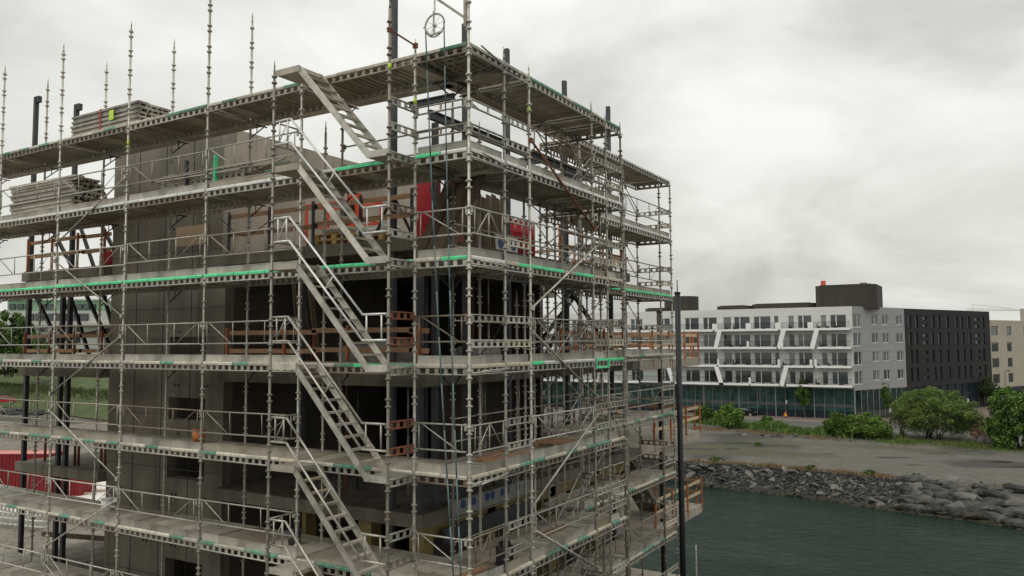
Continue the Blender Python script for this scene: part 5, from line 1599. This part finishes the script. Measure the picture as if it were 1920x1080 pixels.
def car(x, y, z, rz, label, m='car_black', group='parked cars', scale=1.0):
    t_ = thing('parked_car', label, 'car', (x, y, z), rz, group)
    prof = [(-2.1, .35), (-2.12, .75), (-1.9, .95), (-1.35, 1.02), (-.75, 1.42), (.55, 1.45), (1.35, 1.05), (2.0, .92), (2.12, .6), (2.1, .35)]
    b = MB(); W2 = .88; k = len(prof)
    vs = [(px, -W2 if pz < 1.1 else -W2 * .82, pz) for px, pz in prof] + [(px, W2 if pz < 1.1 else W2 * .82, pz) for px, pz in prof]
    b.add(vs, [tuple(range(k)), tuple(reversed(range(k, 2 * k)))] + [(i, i + k, (i + 1) % k + k, (i + 1) % k) for i in range(k)])
    obj('body', b.mesh('body', m), t_)
    b = MB()
    for s_ in (-1, 1): b.add([(-1.2, s_ * .875, 1.06), (1.2, s_ * .875, 1.06), (.5, s_ * .765, 1.38), (-.7, s_ * .765, 1.38)], [(0, 1, 2, 3) if s_ < 0 else (3, 2, 1, 0)])
    obj('side_window', b.mesh('side_window', 'glass'), t_)
    b = MB(); b.add([(1.36, -.74, 1.065), (1.36, .74, 1.065), (.6, .66, 1.44), (.6, -.66, 1.44)], [(0, 1, 2, 3)]); obj('windscreen', b.mesh('windscreen', 'glass'), t_)
    b = MB(); b.add([(-1.37, -.74, 1.04), (-1.37, .74, 1.04), (-.8, .66, 1.41), (-.8, -.66, 1.41)], [(3, 2, 1, 0)]); obj('rear_window', b.mesh('rear_window', 'glass'), t_)
    for wx in (-1.3, 1.3):
        for s_ in (-1, 1):
            b = MB(); b.tube((wx, s_ * .68, .32), (wx, s_ * .89, .32), .32, 14); w_ = obj('wheel', b.mesh('wheel', 'rubber'), t_)
            b = MB(); b.tube((wx, s_ * .885, .32), (wx, s_ * .90, .32), .19, 12); obj('rim', b.mesh('rim', 'alu'), w_)
    for s_ in (-1, 1):
        b = MB(); b.box(2.09, 2.13, s_ * .62 - .16, s_ * .62 + .16, .66, .8); obj('headlight', b.mesh('headlight', 'white'), t_)
        b = MB(); b.box(-2.14, -2.1, s_ * .68 - .12, s_ * .68 + .12, .7, .86); obj('tail_light', b.mesh('tail_light', 'red'), t_)
    return t_


c = gbase(1394, 780); car(c[0], c[1] - .2, GZ + .02, .12, 'black car parked on the road beside the loose green bush')
q = P0 + SD * side_t(1822) + SN * 4.5; car(q[0], q[1], GZ + .13, math.atan2(SD[1], SD[0]), 'dark car parked by the dark brick block, nearer the large bush')
q = P0 + SD * side_t(1848) + SN * 4.5; car(q[0], q[1], GZ + .13, math.atan2(SD[1], SD[0]), 'dark car parked by the dark brick block, nearer the beige block')

# ------------------------------------------------------------------ far left background seen through the scaffold
# grass bank
b = MB(); vs = []; fs = []
for i in range(40):
    x = -300 + i * 5.5
    for j, (dy, z) in enumerate(((0, GZ - .02), (5, -10.5), (13, -7.6), (24, -6.2), (60, -6.0))):
        vs.append((x, 74 + (x + 150) * -.15 + dy + random.uniform(-.6, .6), z + random.uniform(-.2, .2) * (j > 0)))
for i in range(39):
    for j in range(4):
        a = i * 5 + j; fs.append((a, a + 5, a + 6, a + 1))
b.add(vs, fs, 0, True)
gbank = obj('grass_bank', b.mesh('grass_bank', 'grass_far')); tag(gbank, 'green grassy bank behind the left end of the building', 'bank', kind='structure')
grass('bank_grass', 'long grass on the far green bank', [(-230, 92, -8.6), (-190, 86, -8.6), (-150, 80, -8.6), (-115, 75, -8.6)], 9000, .2, .6, 'grass_far', 45, 5.0)
for i in range(50):
    px = random.uniform(0, 215); c = at(px, 770 + random.uniform(-7, 7), z=GZ); w = random.uniform(.5, 1.3)
    obj('shore_stone', random.choice(ROCKS), gbank, c, (random.uniform(-.3, .3), 0, random.uniform(0, 6)), (w * 1.5, w, w))
# pale green and white institution building
fb_ = thing('school_building', 'white building with a pale green top storey far behind the left end', 'building', (-215, 112, -8))
# facade plane at depth about 215 m, facing the camera
d_ = 215.0
def fpt(px, py, dd=d_): return at(px, py, d=dd)
def face_box(b, px0, px1, py0, py1, dd, thick, m=0):
    A_ = [fpt(px0, py1, dd), fpt(px1, py1, dd), fpt(px1, py0, dd), fpt(px0, py0, dd)]
    back_ = [p_ + _fw * thick for p_ in A_]
    b.add(A_ + back_, [(0, 1, 2, 3), (7, 6, 5, 4), (0, 4, 5, 1), (1, 5, 6, 2), (2, 6, 7, 3), (3, 7, 4, 0)], m)
b = MB(); face_box(b, 14, 186, 562, 585, 216, 10); part('upper_wall', b, 'pale_green', fb_)
b = MB(); face_box(b, -60, 190, 583, 692, 214, 12); part('lower_wall', b, 'far_white', fb_)
b = MB(); face_box(b, -60, 200, 606, 611, 212, 13); part('roof_edge', b, 'far_white', fb_)
b = MB(); face_box(b, 12, 188, 560, 563, 215.5, 11); part('roof_edge', b, 'white', fb_)
for px in (17, 32, 47, 76, 88, 113, 125, 143, 156, 168):
    b = MB(); face_box(b, px, px + 11, 570, 580, 215.6, .3); w_ = part('window', b, 'dark_frame', fb_)
    b = MB(); face_box(b, px + .6, px + 10.4, 570.6, 579.4, 215.5, .1); part('pane', b, 'glass', w_)
for px in (48, 66, 84, 102, 118, 134, 150):
    b = MB(); face_box(b, px, px + 15, 588, 601, 213.7, .3); w_ = part('window', b, 'dark_frame', fb_)
    b = MB(); face_box(b, px + .6, px + 14.4, 588.6, 600.4, 213.6, .1); part('pane', b, 'glass', w_)
for px in (20, 48, 76, 106, 140):
    for py in (612.5, 633):
        b = MB(); face_box(b, px, px + 9, py, py + 9, 213.7, .3); w_ = part('window', b, 'dark_frame', fb_)
        b = MB(); face_box(b, px + .6, px + 8.4, py + .6, py + 8.4, 213.6, .1); part('pane', b, 'glass', w_)
# other far roofs and a tree belt on the left
for i, (px, py0, py1, dd, m_n, lab) in enumerate(((-30, 592, 640, 260, 'far_white', 'grey-white house at the far left edge'), (196, 600, 690, 240, 'cladding_grey', 'pale grey block end beside the lift core'), (72, 712, 730, 205, 'far_white', 'low white shed above the green bank'))):
    b = MB(); face_box(b, px, px + (44 if i < 2 else 70), py0, py1, dd, 9); face_box(b, px - 1, px + (45 if i < 2 else 71), py0 - 2, py0, dd - .3, 9.6); lone('far_house', b, m_n, lab, 'house', (0, 0, 0))
for i, (px, pyb, w, h, m_n, lab) in enumerate(((20, 700, 12, 12, 'leaf_dark', 'dark green tree at the far left edge'), (60, 690, 9, 9, 'leaf', 'round green tree before the white building'), (5, 690, 14, 14, 'leaf', 'broad green tree at the left picture edge, behind the scaffold'), (-30, 690, 12, 13, 'leaf_dark', 'dark tree outside the left scaffold end'))):
    c = at(px, pyb, d=180); c[2] = min(c[2], -6.5); bush('tree', lab, 'tree', c, w, h, m_n, 60 + i, 5000, .35, 3, .1, dense=24)
# yellow excavator, red car, white barriers on the far bank
ex = thing('excavator', 'small yellow excavator working on the far green bank', 'excavator', tuple(at(190, 722, d=190)))
exl = np.array(ex.location)
b = MB(); b.box(-1.8, 1.4, -1.2, 1.2, 1.0, 2.2); obj('body', b.mesh('body', 'yellow'), ex)
b = MB(); b.box(-.2, 1.3, -1.1, .2, 2.2, 3.4); obj('cab', b.mesh('cab', 'glass'), ex)
b = MB(); b.bar((1.2, .5, 1.8), (3.6, .5, 4.0), .35, .5); b.bar((3.6, .5, 4.0), (4.8, .5, 1.6), .28, .35); obj('boom', b.mesh('boom', 'yellow'), ex)
b = MB(); b.box(4.4, 5.2, .1, .9, .9, 1.7); obj('bucket', b.mesh('bucket', 'dark_steel'), ex)
for s_ in (-1, 1):
    b = MB(); b.box(-1.9, 1.9, s_ * 1.1 - .3, s_ * 1.1 + .3, 0, .95); obj('track', b.mesh('track', 'rubber'), ex)
c = at(6, 757, d=150); car(c[0], c[1], c[2], 1.2, 'red car at the far left edge behind the scaffold', 'red', None)
b = MB(); face_box(b, 152, 214, 704, 733, 186, 4); lone('site_cabin', b, 'yellow', 'yellow site cabin above the far green bank', 'cabin', (0, 0, 0))
# red shipping containers and pale yard behind the left end


def container(px0, px1, pyt, pyb, depth, label, m='container_red'):
    c0, c1 = at(px0, pyb, z=GZ + .02), at(px1, pyb, z=GZ + .02); c1[2] = c0[2]
    dirv = c1 - c0; Lc = np.linalg.norm(dirv); ang = math.atan2(dirv[1], dirv[0])
    h = float((at(px0, pyt, d=float((c0 - CAM) @ CF)) - c0)[2])
    t_ = thing('shipping_container', label, 'container', (c0[0], c0[1], GZ + .02), ang, 'red containers in the yard')
    b = MB(); b.box(.08, Lc - .08, .06, depth - .06, .1, h - .1); obj('body', b.mesh('body', m), t_)
    b = MB()
    for x in (0, Lc - .12):
        for y in (0, depth - .12): b.box(x, x + .12, y, y + .12, 0, h)
        for z in (0, h - .12): b.box(x + .01, x + .11, .11, depth - .11, z + .005, z + .115)
    for z in (0, h - .12):
        for y in (0, depth - .1): b.box(.11, Lc - .11, y + .003, y + .097, z + .003, z + .117)
    obj('frame', b.mesh('frame', m), t_)
    b = MB(); k = int(Lc / .3)
    for i in range(k): b.box(.15 + i * (Lc - .3) / k, .15 + (i + .5) * (Lc - .3) / k, .02, .059, .13, h - .13)
    o_ = obj('corrugation', b.mesh('corrugation', m), t_); tag(o_, kind='stuff')
    b = MB(); b.box(.1, Lc - .1, .1, depth - .1, h - .09, h - .03); obj('roof', b.mesh('roof', 'pink'), t_)
    return t_


container(-70, 92, 852, 935, 2.6, 'long red container at the left edge of the yard, nearest the scaffold')
container(96, 150, 866, 930, 2.5, 'shorter red container beside the lift core in the yard')
yb = MB(); c = [at(-40, 960, z=GZ + .03), at(215, 960, z=GZ + .03), at(215, 880, z=GZ + .03), at(-40, 880, z=GZ + .03)]
yb.add(c, [(0, 1, 2, 3)]); o = obj('yard_slab', yb.mesh('yard_slab', 'white')); tag(o, 'pale concrete yard behind the left end of the building', 'yard', kind='structure')
for i in range(9):
    c = at(random.uniform(60, 200), random.uniform(905, 945), z=GZ + .05)
    b = MB(); Lp = random.uniform(2.5, 5); b.box(-Lp / 2, Lp / 2, -.12, .12, 0, .12); b.box(-Lp / 2, Lp / 2, .13, .36, 0, .10)
    tag(obj('timber_beam', b.mesh('timber_beam', 'timber_pale'), None, c, (0, 0, random.uniform(.2, .9))), 'pale timber beam lying in the yard behind the left end', 'timber beam', 'timber beams lying in the yard')
for i in range(10):
    c = at(-10 + i * 9.5, 985 + i * 1.0, z=GZ + .05)
    b = MB()
    for xx in (-.5, .5): b.tube((xx, 0, 0), (xx, 0, 1.6), .04, 6)
    for zz in (.2, .6, 1.0, 1.55): b.tube((-.5, 0, zz), (.5, 0, zz), .03, 6)
    tag(obj('barrier_frame', b.mesh('barrier_frame', 'alu_bright'), None, c, (0, 0, .5)), 'bright metal barrier frame in the lower left yard, %s in the row' % ORD[i], 'barrier', 'barrier frames in the yard')
